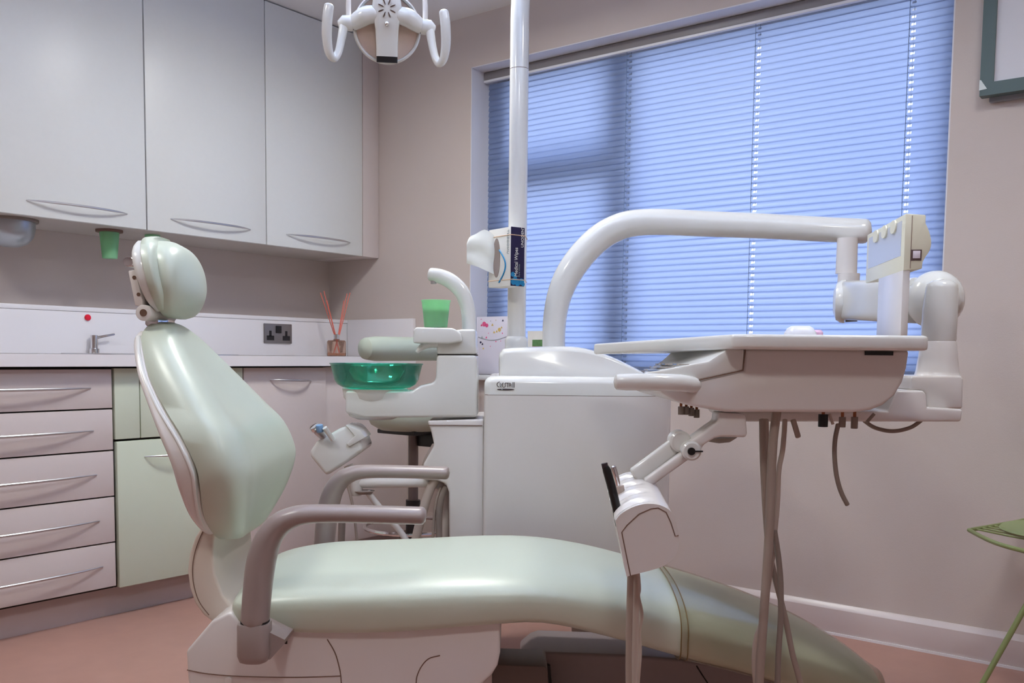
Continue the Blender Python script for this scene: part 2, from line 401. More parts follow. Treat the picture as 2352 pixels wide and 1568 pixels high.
# ================================================================ BASE UNITS
BX = .54; ZD = .862
DU = (-2.22, -1.42); GU = (-1.42, -.9); CU = (-.9, -.49)
MB(Wd).box((.002, -2.6, 0), (.478, -.002, .106)).build('plinth', PLINTH, label='recessed pinkish plinth board running under the base cabinets to the floor', cat='plinth')
t = thing('drawer_unit', 'five drawer pale base unit with long bow handles at left edge', 'drawer unit', (.27, sum(DU) / 2, .106), Wd)
MB(Wd).box((.004, DU[0], .106), (BX - .021, DU[1] - .004, ZD - .002)).build('carcass', DARK, t)
zs = [onx(*q, BX).z for q in ((262, 846), (263, 938), (268, 1033), (273, 1138), (279, 1242), (288, 1342))]
hz = [onx(*q, BX) for q in ((208, 891), (214, 989), (222, 1090), (228, 1196), (236, 1301))]
for i in range(5):
    d = MB(Wd).box((BX - .02, DU[0] + .003, zs[i + 1] + .0025), (BX, DU[1] - .006, zs[i] - .0025)).build('drawer', LAMB, t, bevel=.0015)
    yr = hz[i].y; yl = DU[0] + DU[1] - yr
    bow(MB(Wd), (BX, yl, hz[i].z), (BX, yr, hz[i].z), (1, 0, 0), h=.035, r=.005).build('handle', STEEL, d)
t = thing('sink_cabinet', 'pale green base cabinet behind the dental chair back', 'cabinet', (.27, sum(GU) / 2, .106), Wd)
MB(Wd).box((.004, GU[0], .106), (BX - .021, GU[1], ZD - .002)).build('carcass', DARK, t)
zg = .612
MB(Wd).box((BX - .02, GU[0] + .003, zg + .004), (BX, -1.327, ZD - .006)).build('narrow_panel', GREENL, t, bevel=.0015)
MB(Wd).box((BX - .02, -1.323, zg + .004), (BX, GU[1] - .003, ZD - .006)).build('upper_panel', GREENL, t, bevel=.0015)
d = MB(Wd).box((BX - .02, GU[0] + .006, .106), (BX + .002, GU[1] - .003, zg - .004)).build('door', GREENL, t, bevel=.003)
h0 = onx(331, 1048, BX)
bow(MB(Wd), (BX + .002, h0.y, h0.z), (BX + .002, h0.y + .27, h0.z), (1, 0, 0)).build('handle', STEEL, d)
t = thing('base_cabinet', 'pinkish white base cabinet with short bow handle, right of the green cabinet', 'cabinet', (.27, sum(CU) / 2, .106), Wd)
MB(Wd).box((.004, CU[0], .106), (BX - .021, CU[1], ZD - .002)).build('carcass', DARK, t)
d = MB(Wd).box((BX - .02, CU[0] + .003, .106), (BX, CU[1] - .003, ZD - .006)).build('door', LAMB, t, bevel=.0015)
a, c = onx(620, 872, BX), onx(714, 874, BX)
bow(MB(Wd), (BX, a.y, a.z), (BX, c.y, c.z), (1, 0, 0)).build('handle', STEEL, d)
MB(Wd).box((BX - .03, CU[1] + .002, .106), (BX - .01, -.002, ZD - .004)).build('filler_panel', LAMB, t, bevel=.0015)
# worktop with a hole for the basin
S0 = onx(172, 809, .36).y; S1 = onx(520, 813, .36).y
wt = MB(Wd)
for a_, b_ in (((.002, -2.6), (.583, S0 + .03)), ((.002, S1 - .03), (.583, -.002)), ((.002, S0 + .03), (.19, S1 - .03)), ((.50, S0 + .03), (.583, S1 - .03))):
    wt.box((a_[0], a_[1], .863), (b_[0], b_[1], .902))
wt.build('worktop', TOP, label='long white laminate worktop over the base cabinets', cat='worktop')
t = thing('sink', 'steel inset basin whose thin rim shows on the worktop behind the chair back', 'sink', (.345, (S0 + S1) / 2, .74), Wd)
rings = []
cxs, cys = .345, (S0 + S1) / 2; hx_, hy_ = .165, (S1 - S0) / 2 - .005
for dx, z in ((0, .9021), (0, .906), (-.025, .906), (-.035, .895), (-.04, .876), (-.08, .8655)):
    rings.append([(cxs + x, cys + y, z) for x, y in sup((0, 0), hx_ + dx, hy_ + dx, 5, 40)])
MB(Wd).loft(rings).build('basin', STEEL, t)
# service duct / splashback
MB(Wd).box((.002, -2.6, .9025), (.148, -.002, 1.058)).box((.002, -2.6, 1.058), (.151, -.002, 1.075)).build('splashback', TOP, bevel=.003, label='white upstand box along the back of the worktop with socket and red button', cat='splashback')
MB(Wd).box((.152, -.022, .9025), (.583, -.002, 1.075)).build('splashback_end', TOP, bevel=.002, label='short white upstand on window wall at the right end of worktop', cat='splashback')
# tap
p = onx(217, 808, .172)
t = thing('mixer_tap', 'small chrome mixer tap with side lever on the worktop', 'tap', (.172, p.y, .902), Wd)
MB(Wd).lathe((.172, p.y, .902), [(.018, 0), (.018, .02), (.013, .022), (.013, .07), (.001, .071)], 24).build('body', CHROME, t)
MB(Wd).tube([(.172, p.y + .005, .962), (.176, p.y + .03, .968), (.178, p.y + .075, .977)], [.006, .005, .004], 10).build('lever', CHROME, t)
p = onx(201, 729, .149)
MB(Wd).lathe((.1485, p.y, p.z), [(.001, .009), (.009, .008), (.0115, .005), (.0115, 0), (.001, 0)], 24, axis=(1, 0, 0)).build('wall_button', RED, label='round red button on the white upstand above the tap', cat='button')
# socket
a, c = onx(605, 741, .149), onx(669, 790, .149)
t = thing('double_socket', 'brushed metal double plug socket with black inserts on the upstand', 'socket', (.149, (a.y + c.y) / 2, c.z), Wd)
MB(Wd).box((.1485, a.y, (a.z + c.z) / 2 - .043), (.155, c.y, (a.z + c.z) / 2 + .043)).build('face_plate', mat('gunmetal', (128, 122, 122), .4, metal=.5), t, bevel=.002)
cy_, cz_ = (a.y + c.y) / 2, (a.z + c.z) / 2; s_ = (c.y - a.y) / .146
for q in (-1, 1):
    bb = MB(Wd); yy = cy_ + q * .042 * s_; zz = cz_ - .008
    bb.box((.155, yy - .019 * s_, zz - .022), (.1556, yy + .019 * s_, zz - .002)).box((.155, yy - .006 * s_, zz - .005), (.1556, yy + .006 * s_, zz + .02))
    bb.build('plug_inlet', BLACK, t)
MB(Wd).box((.155, cy_ - .014 * s_, cz_ + .002), (.160, cy_ + .014 * s_, cz_ + .034)).build('switch', BLACK, t, bevel=.001)
# reed diffuser
p = onx(773, 814, .27); ry = p.y
t = thing('reed_diffuser', 'square glass bottle with coral reeds on the worktop by the corner', 'diffuser', (.27, ry, .9022), Wd)
MB(Wd).loft([[(.27 + x, ry + y, z) for x, y in sup((0, 0), h_, h_, 6, 24)] for h_, z in ((.03, .9022), (.034, .905), (.034, .968), (.03, .974), (.011, .976), (.011, .985))]).build('bottle', BOTTLE, t)
MB(Wd).box((.242, ry - .028, .906), (.298, ry + .028, .916)).build('liquid', mat('amber_liquid', (226, 170, 130), .2), t)
MB(Wd).lathe((.27, ry, .978), [(.012, 0), (.014, .002), (.014, .022), (.012, .024)], 20).build('collar', CHROME, t)
tips = [(736, 672), (744, 668), (751, 690), (790, 690), (797, 674), (804, 672)]
for i, (qx, qy) in enumerate(tips):
    tp = onx(qx, qy, .25 + .02 * (i % 3)); sgn = -1 if i < 3 else 1
    MB(Wd).rod((.27, ry - sgn * .02, .908), (.27 + .002 * (i - 2), ry + sgn * .003 + .001 * i, .985), .002, 6).rod((.27 + .002 * (i - 2), ry + sgn * .003 + .001 * i, .985), tuple(tp), .002, 6).build('reed', REED, t)

# ================================================================ STOOL
sx, sy = .97, -.42
t = thing('assistant_stool', 'pale green assistant stool with roll arm behind the spittoon', 'stool', (sx, sy, 0), Wd)
MB(Wd).lathe((sx, sy, .62), [(.001, 0), (.13, 0), (.165, .02), (.18, .05), (.178, .075), (.15, .095), (.001, .1)], 44).build('seat', STOOLV, t)
MB(Wd).box((sx - .1, sy - .1, .605), (sx + .1, sy + .1, .622)).box((sx + .02, sy + .0, .555), (sx + .14, sy + .06, .61)).build('mechanism', BLACK, t, bevel=.004)
MB(Wd).rod((sx, sy, .33), (sx, sy, .61), .02, 20).build('gas_lift', mat('dark_steel', (112, 100, 96), .35, metal=.5), t)
MB(Wd).rod((sx, sy, .08), (sx, sy, .34), .029, 20).build('column', BLACK, t)
MB(Wd).tube([(1.005, -.70, .933), (1.005, -.66, .933), (1.005, -.4, .935), (1.005, -.15, .937)], [.041, .0455, .0455, .0455], 28, smooth=False).build('roll_arm', STOOLV, t)
MB(Wd).tube([(1.005, -.24, .90), (1.03, -.25, .82), (1.03, -.28, .72), (1.0, -.36, .66)], .012, 10).build('arm_support', BLACK, t)
rg = [(sx + .19 * math.cos(2 * PI * k / 40), sy + .19 * math.sin(2 * PI * k / 40), .235) for k in range(40)]
MB(Wd).tube(rg, .008, 8, closed=True).build('foot_ring', CHROME, t)
for k in range(5):
    a_ = 2 * PI * k / 5 + .3
    l = MB(Wd).tube([(sx, sy, .1), (sx + .14 * math.cos(a_), sy + .14 * math.sin(a_), .085), (sx + .26 * math.cos(a_), sy + .26 * math.sin(a_), .062)], [.02, .017, .012], 10).build('leg', BLACK, t)
    MB(Wd).lathe((sx + .26 * math.cos(a_), sy + .26 * math.sin(a_) - .012, .026), [(.001, 0), (.026, 0), (.026, .024), (.001, .024)], 18, axis=(0, 1, 0)).build('caster', BLACK, l)

# ================================================================ WINDOWSILL ITEMS
t = thing('gift_bag', 'white paper gift bag with pink and gold scatter print on windowsill', 'bag', (.99, .03, ZB), Wd)
g0, g1 = ony(1100, 728, .03), 1.10
MB(Wd).box((g0.x, .015, ZB), (g1, .065, g0.z)).build('bag_body', mat('bag_paper', (222, 218, 232), .6), t, bevel=.001)
MB(Wd).loft([[(g0.x + .01 + (g1 - g0.x - .02) * k / 16, .0142 - .0006 * j, g0.z - .085 - .014 * math.sin(PI * k / 16) + .0012 * (j in (1, 2))) for j in range(4)] for k in range(17)]).build('flap_edge', GREYP, t)
pc = [(1112, 744, PINK, .011), (1118, 747, PINK, .009), (1106, 747, PINK, .007), (1131, 746, GOLD, .007), (1141, 761, GOLD, .007), (1147, 757, GOLD, .009), (1135, 763, GOLD, .007), (1152, 752, GOLD, .006), (1155, 736, NAVY, .006), (1107, 775, GREYP, .007), (1117, 775, PINK, .006), (1108, 790, NAVY, .006), (1104, 786, NAVY, .005), (1110, 800, GOLD, .004), (1139, 784, PINK, .003), (1105, 733, PINK, .002), (1122, 765, PINK, .002), (1150, 783, PINK, .002), (1126, 795, PINK, .002), (1154, 765, PINK, .003), (1127, 737, GREYP, .002), (1139, 735, GOLD, .002)]
for px, py, mm, rr in pc:
    q = ony(px, py, .0145); n_ = 3 if rr in (.007, .006) else 7
    MB(Wd).lathe((q.x, .0149, q.z), [(rr, 0), (rr, -.0006)], n_, axis=(0, 1, 0)).build('confetti_print', mm, t)
a, c = ony(1212, 760, .03), ony(1262, 760, .03)
t = thing('greeting_card', 'small white card with green garden picture on windowsill behind unit', 'card', ((a.x + c.x) / 2, .03, ZB), Wd)
MB(Wd).box((a.x, .03, ZB), (c.x, .0325, a.z)).build('card_sheet', CARD, t)
p = ony(1223, 780, .0299); q = ony(1250, 800, .0299)
MB(Wd).box((p.x, .0292, q.z), (q.x, .0299, p.z)).build('picture', mat('garden_green', (90, 130, 80), .6, noise=.5, nscale=90), t)
MB(Wd).box((p.x, .0288, q.z - .03), (q.x, .0298, q.z + .008)).build('picture_flowers', mat('flower_pink', (210, 140, 160), .6, noise=.4, nscale=120), t)

# ================================================================ FRAMED BOARD ON WALL (right)
t = thing('framed_board', 'white board in a dark green frame on wall, cut by upper right corner', 'board', (3.3, -.05, 1.68), Wd)
a = ony(2250, 222, -.05); FX0 = a.x; FZ0 = a.z; FX1 = FX0 + .85; FZ1 = 2.25; fwid = .036
MB(Wd).box((FX0, -.055, FZ0 + fwid), (FX0 + fwid, -.02, FZ1 - fwid)).box((FX1 - fwid, -.055, FZ0 + fwid), (FX1, -.02, FZ1 - fwid)).box((FX0, -.055, FZ0), (FX1, -.02, FZ0 + fwid)).box((FX0, -.055, FZ1 - fwid), (FX1, -.02, FZ1)).build('frame', FRAMEG, t)
MB(Wd).box((FX0 + fwid - .003, -.048, FZ0 + fwid - .003), (FX1 - fwid + .003, -.03, FZ1 - fwid + .003)).build('white_panel', BOARD, t)
MB(Wd).box((FX0 + .02, -.02, FZ0 - .012), (FX1 - .02, -.001, FZ1 - .02)).build('back_box', mat('back_grey', (150, 152, 160), .5), t)
MB(Wd).prism([(FX0 - .001, FZ0 + .016), (FX0 + .02, FZ0 + .018), (FX0 + .003, FZ0 + .045), (FX0 - .001, FZ0 + .045)], -.0565, -.05).build('corner_clip', mat('clip_grey', (214, 222, 220), .4), t)

# ================================================================ GREEN WIRE CHAIR
VG = 2.55
t = thing('wire_chair', 'green painted wire chair with round seat pad at right edge', 'chair', (1.52, VG, 0), E)
def QH(px, py, h): d = ray(px, py); p = d * ((h - CAM.z) / d.z); return (p.dot(RT0), p.dot(FH), h)
hh = .452
near_r = [QH(2226, 1217, hh), QH(2262, 1236, hh), QH(2300, 1251, hh), QH(2352, 1265, hh)]
far_r = [QH(2352, 1194, hh), QH(2300, 1204, hh), QH(2260, 1211, hh)]
loop = near_r + [(1.262, 2.21, hh), (1.31, 2.165, hh), (1.42, 2.15, hh), (1.62, 2.20, hh - .01), (1.78, 2.34, hh), (1.90, 2.56, hh), (1.78, 2.80, hh), (1.60, 2.80, hh)] + far_r
MB().tube(catmull(loop + [loop[0]], 5)[:-1], .0058, 10, closed=True).build('seat_frame', GREENW, t)
for k in range(9):
    s_ = .10 + .11 * k; a = QH(2226 + 126 * s_, 1216 - 22 * s_, hh + .001)
    MB().tube([a, (a[0] + .10, a[1] - .13, hh - .006), (a[0] + .27, a[1] - .235, hh - .008), (a[0] + .40, max(2.24, a[1] - .29), hh)][:3 if k < 3 else 4], .0028, 8).build('seat_wire', GREENW, t)
pl = QH(2316, 1226, hh)
MB().lathe((pl[0] + .165, pl[1] + .01, hh + .001), [(.001, 0), (.16, 0), (.165, .004), (.16, .009), (.001, .01)], 48).build('seat_pad', mat('pad_green', (150, 160, 112), .6), t)
MB().rod((Q(2352, 1398, 2.45)[0] + .10, 2.46, hh - .01), (Q(2252, 1568, 2.45)[0] - .034, 2.43, 0), .0075, 12).build('leg', GREENW, t)
for (ua, va, ub, vb) in ((1.75, 2.75, 1.93, 2.88), (1.75, 2.4, 1.93, 2.27), (1.55, 2.76, 1.48, 2.86)):
    MB().rod((ua, va, hh - .005), (ub, vb, 0), .0075, 12).build('leg', GREENW, t)
MB().tube([(1.80, 2.38, hh), (1.93, 2.36, .62), (1.98, 2.50, .82), (1.98, 2.64, .82), (1.93, 2.78, .62), (1.78, 2.78, hh)], .0058, 10).build('back_hoop', GREENW, t)

# ================================================================ DENTAL CHAIR
VC = 2.04
ch = thing('dental_chair', 'reclining dental chair in pale green vinyl with taupe armrests', 'dental chair', (-.1, VC, 0), E)
# seat
st = [(-.556, .412, .396, .17), (-.552, .424, .388, .21), (-.535, .437, .379, .236), (-.487, .450, .371, .252), (-.402, .462, .364, .258), (-.233, .470, .368, .262), (-.064, .479, .383, .262), (.0625, .477, .390, .258), (.189, .459, .362, .25), (.341, .420, .318, .24),
      (.471, .382, .284, .228), (.58, .343, .246, .208), (.67, .303, .210, .178), (.745, .260, .180, .136), (.79, .226, .160, .09), (.812, .200, .164, .035)]
def seatrings(st, gx=0, sub=4):
    R = []
    for u, zt, zb, hw in catmull(st, sub):
        zc, hz_ = (zt + zb) / 2, (zt - zb) / 2 + gx
        ring = []
        for (y, z) in sup((0, 0), hw + gx, hz_, 3.0, 48):
            if z < 0: z = -(hz_ + .006) * max(0, 1 - (abs(y) / (hw + gx)) ** 6) ** (1 / 6)
            # soft crown, lower in the middle like a moulded seat
            k = 1 - (y / (hw + .01)) ** 2
            ring.append((u, VC + y, zc + z + (.016 * k if z > 0 else 0)))
        R.append(ring)
    return R
MB().loft(seatrings(st)).build('seat_cushion', VINYL, ch, ang=60)
cv = [s for s in st if s[0] > .3]
cv = [(.335, .422, .319, .241)] + cv[1:-1] + [(.82, .206, .168, .045)]
fc = MB().loft(seatrings(cv, .004)).build('foot_cover', COVER, ch, ang=60)
sm = MB()
R = seatrings([(.335, .422, .319, .241), (.349, .418, .316, .2395)], .0048, 1)
for r0 in R: sm.tube([tuple(p) for p in r0], .0012, 6, closed=True)
sm.build('cover_hem', mat('hem_brown', (120, 98, 60), .4), fc)
# backrest
bs = [(.515, -.600, -.578, .05), (.527, -.612, -.560, .115), (.56, -.615, -.542, .172), (.60, -.612, -.524, .218), (.65, -.607, -.510, .25), (.69, -.61, -.510, .26), (.75, -.642, -.533, .25), (.80, -.683, -.575, .222),
      (.86, -.726, -.625, .182), (.91, -.752, -.668, .142), (.945, -.768, -.698, .105), (.968, -.768, -.722, .062), (.976, -.76, -.738, .025)]
def backrings(bs, dip=.012, nexp=2.8, sub=4, N=40, flat=1):
    # flat=1: flat back with a rounded front (cushion); flat=-1: rounded back with a flat rim (shell)
    R = []; hmax = max(b[3] for b in bs)
    for h, ub, uf, hw in catmull(bs, sub):
        ring = []
        for (v, u) in sup((0, 0), hw, (uf - ub) / 2, nexp, N):
            if u * flat < 0: u = math.copysign((uf - ub) / 2 * (max(0, 1 - (abs(v) / hw) ** 12)) ** (1 / 12), u)
            k = math.exp(-(v / (hw * .60 + .001)) ** 4)
            uu = (ub + uf) / 2 + u - (dip * k * (hw / hmax) ** 1.4 if u > 0 else 0)
            ring.append((uu, VC + v, h))
        R.append(ring)
    return R
MB().loft(backrings(bs, .026)).build('backrest_cushion', VINYL, ch, ang=60)
sh = [(.525, -.624, -.608, .10), (.545, -.636, -.608, .15), (.57, -.646, -.607, .185), (.60, -.654, -.606, .215), (.65, -.664, -.602, .247), (.70, -.676, -.608, .257), (.75, -.698, -.636, .247), (.80, -.722, -.677, .219), (.86, -.754, -.720, .179), (.91, -.776, -.746, .139), (.94, -.786, -.760, .106), (.955, -.786, -.764, .07)]
MB().loft(backrings(sh, 0, 2.6, flat=-1)).build('backrest_shell', WHITE2, ch, ang=60)
rim = [(h, ub - .007, ub + .0015, hw + .0015) for h, ub, uf, hw in catmull(bs[1:-2], 2)]
MB().loft(backrings(rim, 0, 6)).build('shell_rim', WHITE, ch, ang=50)
# curved link behind the seat
prof = [(474, 1192), (447, 1235), (435, 1270), (430, 1310), (435, 1350), (447, 1385), (466, 1412), (490, 1430), (575, 1430), (545, 1408), (512, 1368), (494, 1320), (489, 1270), (494, 1215), (508, 1188)]
MB().prism(QU(prof, 1.90), 1.90, 2.18).build('recline_link', mat('cream_link', (216, 204, 192), .35), ch, bevel=.006, seg=3)
lk = [(470, 1212), (457, 1240), (446, 1275), (442, 1310), (446, 1347), (458, 1382), (480, 1412)]
MB().tube([Q(a, b_, 1.8995) for a, b_ in lk], .0009, 6).build('link_seam', SEAM, ch)
# headrest
hs = [(.986, -.736, -.718, .035), (1.0, -.739, -.700, .08), (1.03, -.742, -.684, .112), (1.065, -.748, -.680, .124), (1.10, -.756, -.686, .12), (1.13, -.766, -.705, .10), (1.147, -.771, -.728, .07), (1.155, -.768, -.748, .035)]
hc_ = MB().loft(backrings([(a_, b2, b2 + (.030 if 1 < a_ < 1.14 else .02), d_ + .002) for a_, b2, c_, d_ in hs], 0, 2.6))
pad = [(.984, -.735, -.716, .04), (.992, -.737, -.701, .07), (1.01, -.738, -.689, .09), (1.035, -.740, -.681, .103), (1.06, -.744, -.679, .107), (1.09, -.75, -.683, .103), (1.115, -.756, -.692, .09), (1.133, -.76, -.706, .068), (1.146, -.762, -.728, .035)]
hc_.loft(backrings(pad, 0, 2.3)).build('headrest_cushion', VINYL, ch, ang=60)
hh_ = [(.996, -.752, -.735, .07), (1.02, -.763, -.738, .102), (1.06, -.774, -.743, .121), (1.10, -.786, -.751, .118), (1.125, -.790, -.758, .10), (1.142, -.788, -.764, .072)]
MB().loft(backrings(hh_, 0, 2.8, flat=-1)).build('headrest_shell', WHITE, ch, ang=60)
hv = 1.955
MB().prism(QU([(297, 622), (314, 620), (331, 690), (331, 705), (313, 702)], hv), hv - .008, hv + .14).build('headrest_bracket', WHITE2, ch, bevel=.003)
for q in ((308, 637), (318, 676)):
    a = Q(*q, hv - .0085); MB().rod(a, (a[0], a[1] + .004, a[2]), .004, 14).build('screw', mat('screw_bronze', (130, 104, 90), .4, metal=.6), ch)
a = Q(329, 718, hv - .012); MB().rod(a, (a[0], a[1] + .15, a[2]), .0165, 28).build('headrest_hinge', WHITE2, ch, bevel=.002)
a = Q(329, 718, hv - .013); MB().rod(a, (a[0], a[1] + .004, a[2]), .0075, 20).build('hinge_screw', mat('screw_bronze', (130, 104, 90)), ch)
a = Q(294, 600, 2.0); MB().rod(a, (a[0], a[1] + .05, a[2]), .011, 20).build('release_knob', CHROME, ch, bevel=.002)
MB().prism(QU([(338, 722), (366, 722), (368, 742), (355, 760), (336, 745)], 2.0), 1.99, 2.09).build('neck_bracket', CHROME, ch, bevel=.003)
# armrests
def arm(v, seamv):
    pts = [(586, 1424), (591, 1360), (600, 1290), (616, 1238), (642, 1204), (676, 1186), (712, 1180), (760, 1179), (820, 1180), (900, 1182), (968, 1184)]
    rr = [32, 33, 33.5, 31, 28, 24.5, 22, 21, 20.5, 20.5, 20.5]; k = 1.72 / F
    P = [Q(a, b_, 1.72) for a, b_ in pts]; P = [(p[0], v, p[2]) for p in P]
    d = MB().tube(P, [r * k for r in rr], 24, rb=[.031, .031, .031, .031, .030, .029, .028, .027, .027, .027, .026], up=(0, 1, 0) if 0 else None, sub=5)
    o = d.build('armrest', TAUPE, ch, ang=60)
    return o
a1 = arm(1.72, 1.69)
SY = 2.36
a2 = arm(SY, 0)
for o_, v in ((a1, 1.72), (a2, SY)):
    s1 = 1 if v < 2 else -1
    b_ = MB(); rings = []
    for py, hx2 in ((1428, .0285), (1432, .030), (1500, .030), (1514, .026), (1519, .018)):
        q = Q(586, py, 1.72); rings.append([(x, y, q[2]) for x, y in sup((q[0] - .001, v), hx2, .030 * hx2 / .03, 3.2, 28)])
    b_.loft(rings)
    fp = QU([(600, 1440), (655, 1467), (655, 1476), (622, 1512), (590, 1515)], 1.72)
    b_.prism(fp, v - .005 if s1 > 0 else v - .13, v + .13 if s1 > 0 else v + .005)
    b_.build('arm_mount', TAUPE, o_, ang=45)
    q = Q(586, 1426, 1.72); MB().loft([[(x, y, z) for x, y in sup((q[0], v), .026, .027, 2.4, 24)] for z in (q[2] - .002, q[2] + .002)]).build('arm_joint', DARK, o_)
# base cover
VBf = 1.80
bp = [(427, 1495), (485, 1427), (528, 1405), (552, 1430), (655, 1445), (900, 1440), (1149, 1422), (1149, 1498), (1143, 1528), (1130, 1550), (1108, 1570), (1060, 1600), (1040, 1700), (460, 1700), (431, 1560)]
MB().prism(QU(bp, VBf), VBf, 2.235).build('base_cover', WHITE2, ch, bevel=.006, seg=3)
for ln in ([(430, 1538), (480, 1547), (560, 1553), (680, 1555), (783, 1552)], [(752, 1468), (770, 1500), (781, 1540), (784, 1570)], [(1010, 1505), (985, 1512), (968, 1530), (958, 1552), (956, 1568)]):
    MB().tube([Q(x, y, VBf - .0002) for x, y in ln], .0011, 6).build('cover_seam', SEAM, ch)
a = Q(525, 1562, VBf); MB().rod((a[0], a[1] - .003, a[2]), (a[0], a[1] + .004, a[2]), .007, 16).build('cover_screw', WHITE2, ch)
# slot behind arm bracket
a = Q(648, 1474, VBf); c = Q(660, 1466, VBf)
MB().box((Q(618, 1466, VBf)[0], VBf - .003, a[2] - .003), (c[0], VBf + .003, c[2])).build('arm_slot', BLACK, ch)
# pedestal and floor plate
MB().prism([(-.42, .17), (-.10, .17), (-.06, .08), (.2, .05), (.2, 0), (-.62, 0), (-.62, .05), (-.5, .08)], 1.86, 2.22).build('floor_plate', BASEG, ch, bevel=.01)
# foot-end base pieces seen under the leg rest
g1 = QU([(1196, 1524), (1222, 1503), (1240, 1497), (1440, 1504), (1560, 1514), (1640, 1524), (1760, 1545), (1800, 1568), (1830, 1640), (1196, 1640)], 2.12)
MB().prism(g1, 2.12, 2.3).build('lift_housing', BASEG, ch, bevel=.008, seg=3)
MB().tube([Q(1600, 1529, 2.118), Q(1612, 1548, 2.118), Q(1630, 1575, 2.118)], .0014, 6).build('housing_seam', DARK, ch)
g2 = QU([(1130, 1526), (1252, 1530), (1258, 1536), (1264, 1640), (1130, 1640)], 1.98)
MB().prism(g2, 1.98, 2.10).build('lift_cover', BASED, ch, bevel=.004)
g3 = QU([(1245, 1524), (1264, 1530), (1274, 1640), (1255, 1640)], 2.10)
MB().prism(g3, 2.101, 2.115).build('cover_gap', BLACK, ch)

# ================================================================ DENTAL UNIT (body, spittoon, pole, curved arm)
VU = 2.5
un = thing('dental_unit', 'large white dental unit cabinet with spittoon, pole and curved overhead tube', 'dental unit', (.15, 2.7, 0), E)
def rrect(u0, u1, v0, v1, rads, w_, n=8):   # rounded rectangle ring; rads for corners (u0v0,u1v0,u1v1,u0v1)
    out = []
    cs_ = [(u0 + rads[0], v0 + rads[0], rads[0], PI), (u1 - rads[1], v0 + rads[1], rads[1], 1.5 * PI), (u1 - rads[2], v1 - rads[2], rads[2], 0), (u0 + rads[3], v1 - rads[3], rads[3], .5 * PI)]
    for cx_, cy2, r, a0 in cs_:
        for k in range(n + 1): a_ = a0 + .5 * PI * k / n; out.append((cx_ + r * math.cos(a_), cy2 + r * math.sin(a_), w_))
    return out
U0 = Q(1111, 1000, VU)[0]; U1 = Q(1546, 1000, VU + .1)[0]; zs_ = Q(1110, 906, VU)[2]; zt_ = Q(1110, 864, VU)[2]
RR = (.012, .16, .10, .02)
MB().loft([rrect(U0, U1, VU, 2.98, RR, z) for z in (0.26, zs_ - .0012)]).build('main_body', WHITE2, un)
MB().loft([rrect(U0 + .002, U1 - .002, VU + .002, 2.978, RR, z) for z in (zs_ - .0015, zs_ + .0005)]).build('body_seam', SEAM, un)
cap = []
for ins, z in ((0, zs_), (0, zt_ - .018), (.003, zt_ - .010), (.008, zt_ - .004), (.016, zt_), (.03, zt_ + .001)):
    cap.append(rrect(U0 + ins, U1 - ins, VU + ins, 2.98 - ins, (max(.012, .02), .16 - ins, .1 - ins, .02), z))
MB().loft(cap).build('upper_cover', WHITE, un)
# raised hood: silhouette in the (u,w) plane lofted across depth
dome = [(1146, 858), (1146, 820), (1152, 806), (1170, 799), (1290, 795), (1345, 800), (1400, 817), (1445, 838), (1478, 856), (1492, 868), (1492, 880), (1146, 880)]
dv = [(2.566, .006), (2.570, .013), (2.580, .0178), (2.598, .02), (2.86, .02), (2.89, .01)]
hood = []
for v, grow in dv:
    pr = QU(dome, 2.60); cu = sum(p[0] for p in pr) / len(pr)
    zb = pr[-1][1]
    hood.append([(cu + (p[0] - cu) * (.94 + grow * 3), v, zb + (p[1] - zb) * (.80 + grow * 10)) for p in catmull(pr, 3)])
MB().loft(hood).build('hood', WHITE, un, ang=50)
hp_ = MB(); hp_.tube([Q(1218, 800, 2.60), Q(1218, 828, 2.59), Q(1214, 837, 2.588), Q(1206, 840, 2.588), Q(1150, 840, 2.588)], .0008, 6); hp_.build('hood_seam', SEAM, un)
# maker's mark, printed lettering
o = Q(1141, 889, VU - .0006); q = Q(1181, 889, VU - .0006); wd = q[0] - o[0]
LET = mat('letter_dark', (74, 62, 66), .5)
def strokes(mb, ln, k):      # poly-lines in the crop's pixel frame
    for l in ln: mb.tube([Q(1120 + x / 29.4, 860 + y / 29.4, VU - .0006) for x, y in l], k, 6, sub=4)
lg = MB()
strokes(lg, [[(820, 480), (720, 520), (650, 600), (635, 690), (680, 780), (790, 840)], [(855, 560), (855, 780), (890, 830), (935, 835)],
    [(1080, 560), (990, 600), (950, 690), (980, 780), (1060, 840), (1150, 835), (1200, 780), (1190, 690), (1170, 610), (1200, 565), (1270, 560)], [(960, 690), (1060, 690)],
    [(1290, 565), (1420, 565)], [(1355, 570), (1350, 850)], [(1455, 850), (1455, 650), (1480, 575), (1550, 610), (1585, 700), (1580, 850)], [(1455, 715), (1580, 715)], [(1700, 520), (1700, 870)], [(1795, 520), (1790, 870)]], .0008)
lg.build('clesta_lettering', LET, un)
el = MB(); c0 = Q(1120 + 1215 / 29.4, 860 + 1005 / 29.4, VU)
el.loft([[(c0[0] + .0232 * math.cos(2 * PI * k / 32), y, c0[2] + .0023 * math.sin(2 * PI * k / 32)) for k in range(32)] for y in (VU - .0012, VU + .001)])
el.build('lettering_underline', LET, un)
q = Q(1120 + 970 / 29.4, 860 + 1000 / 29.4, VU - .0013); MB().box((q[0] - .0016, q[1], q[2] - .0015), (q[0] + .0016, q[1] + .0005, q[2] + .0015)).build('logo_dot', GREYP, un)
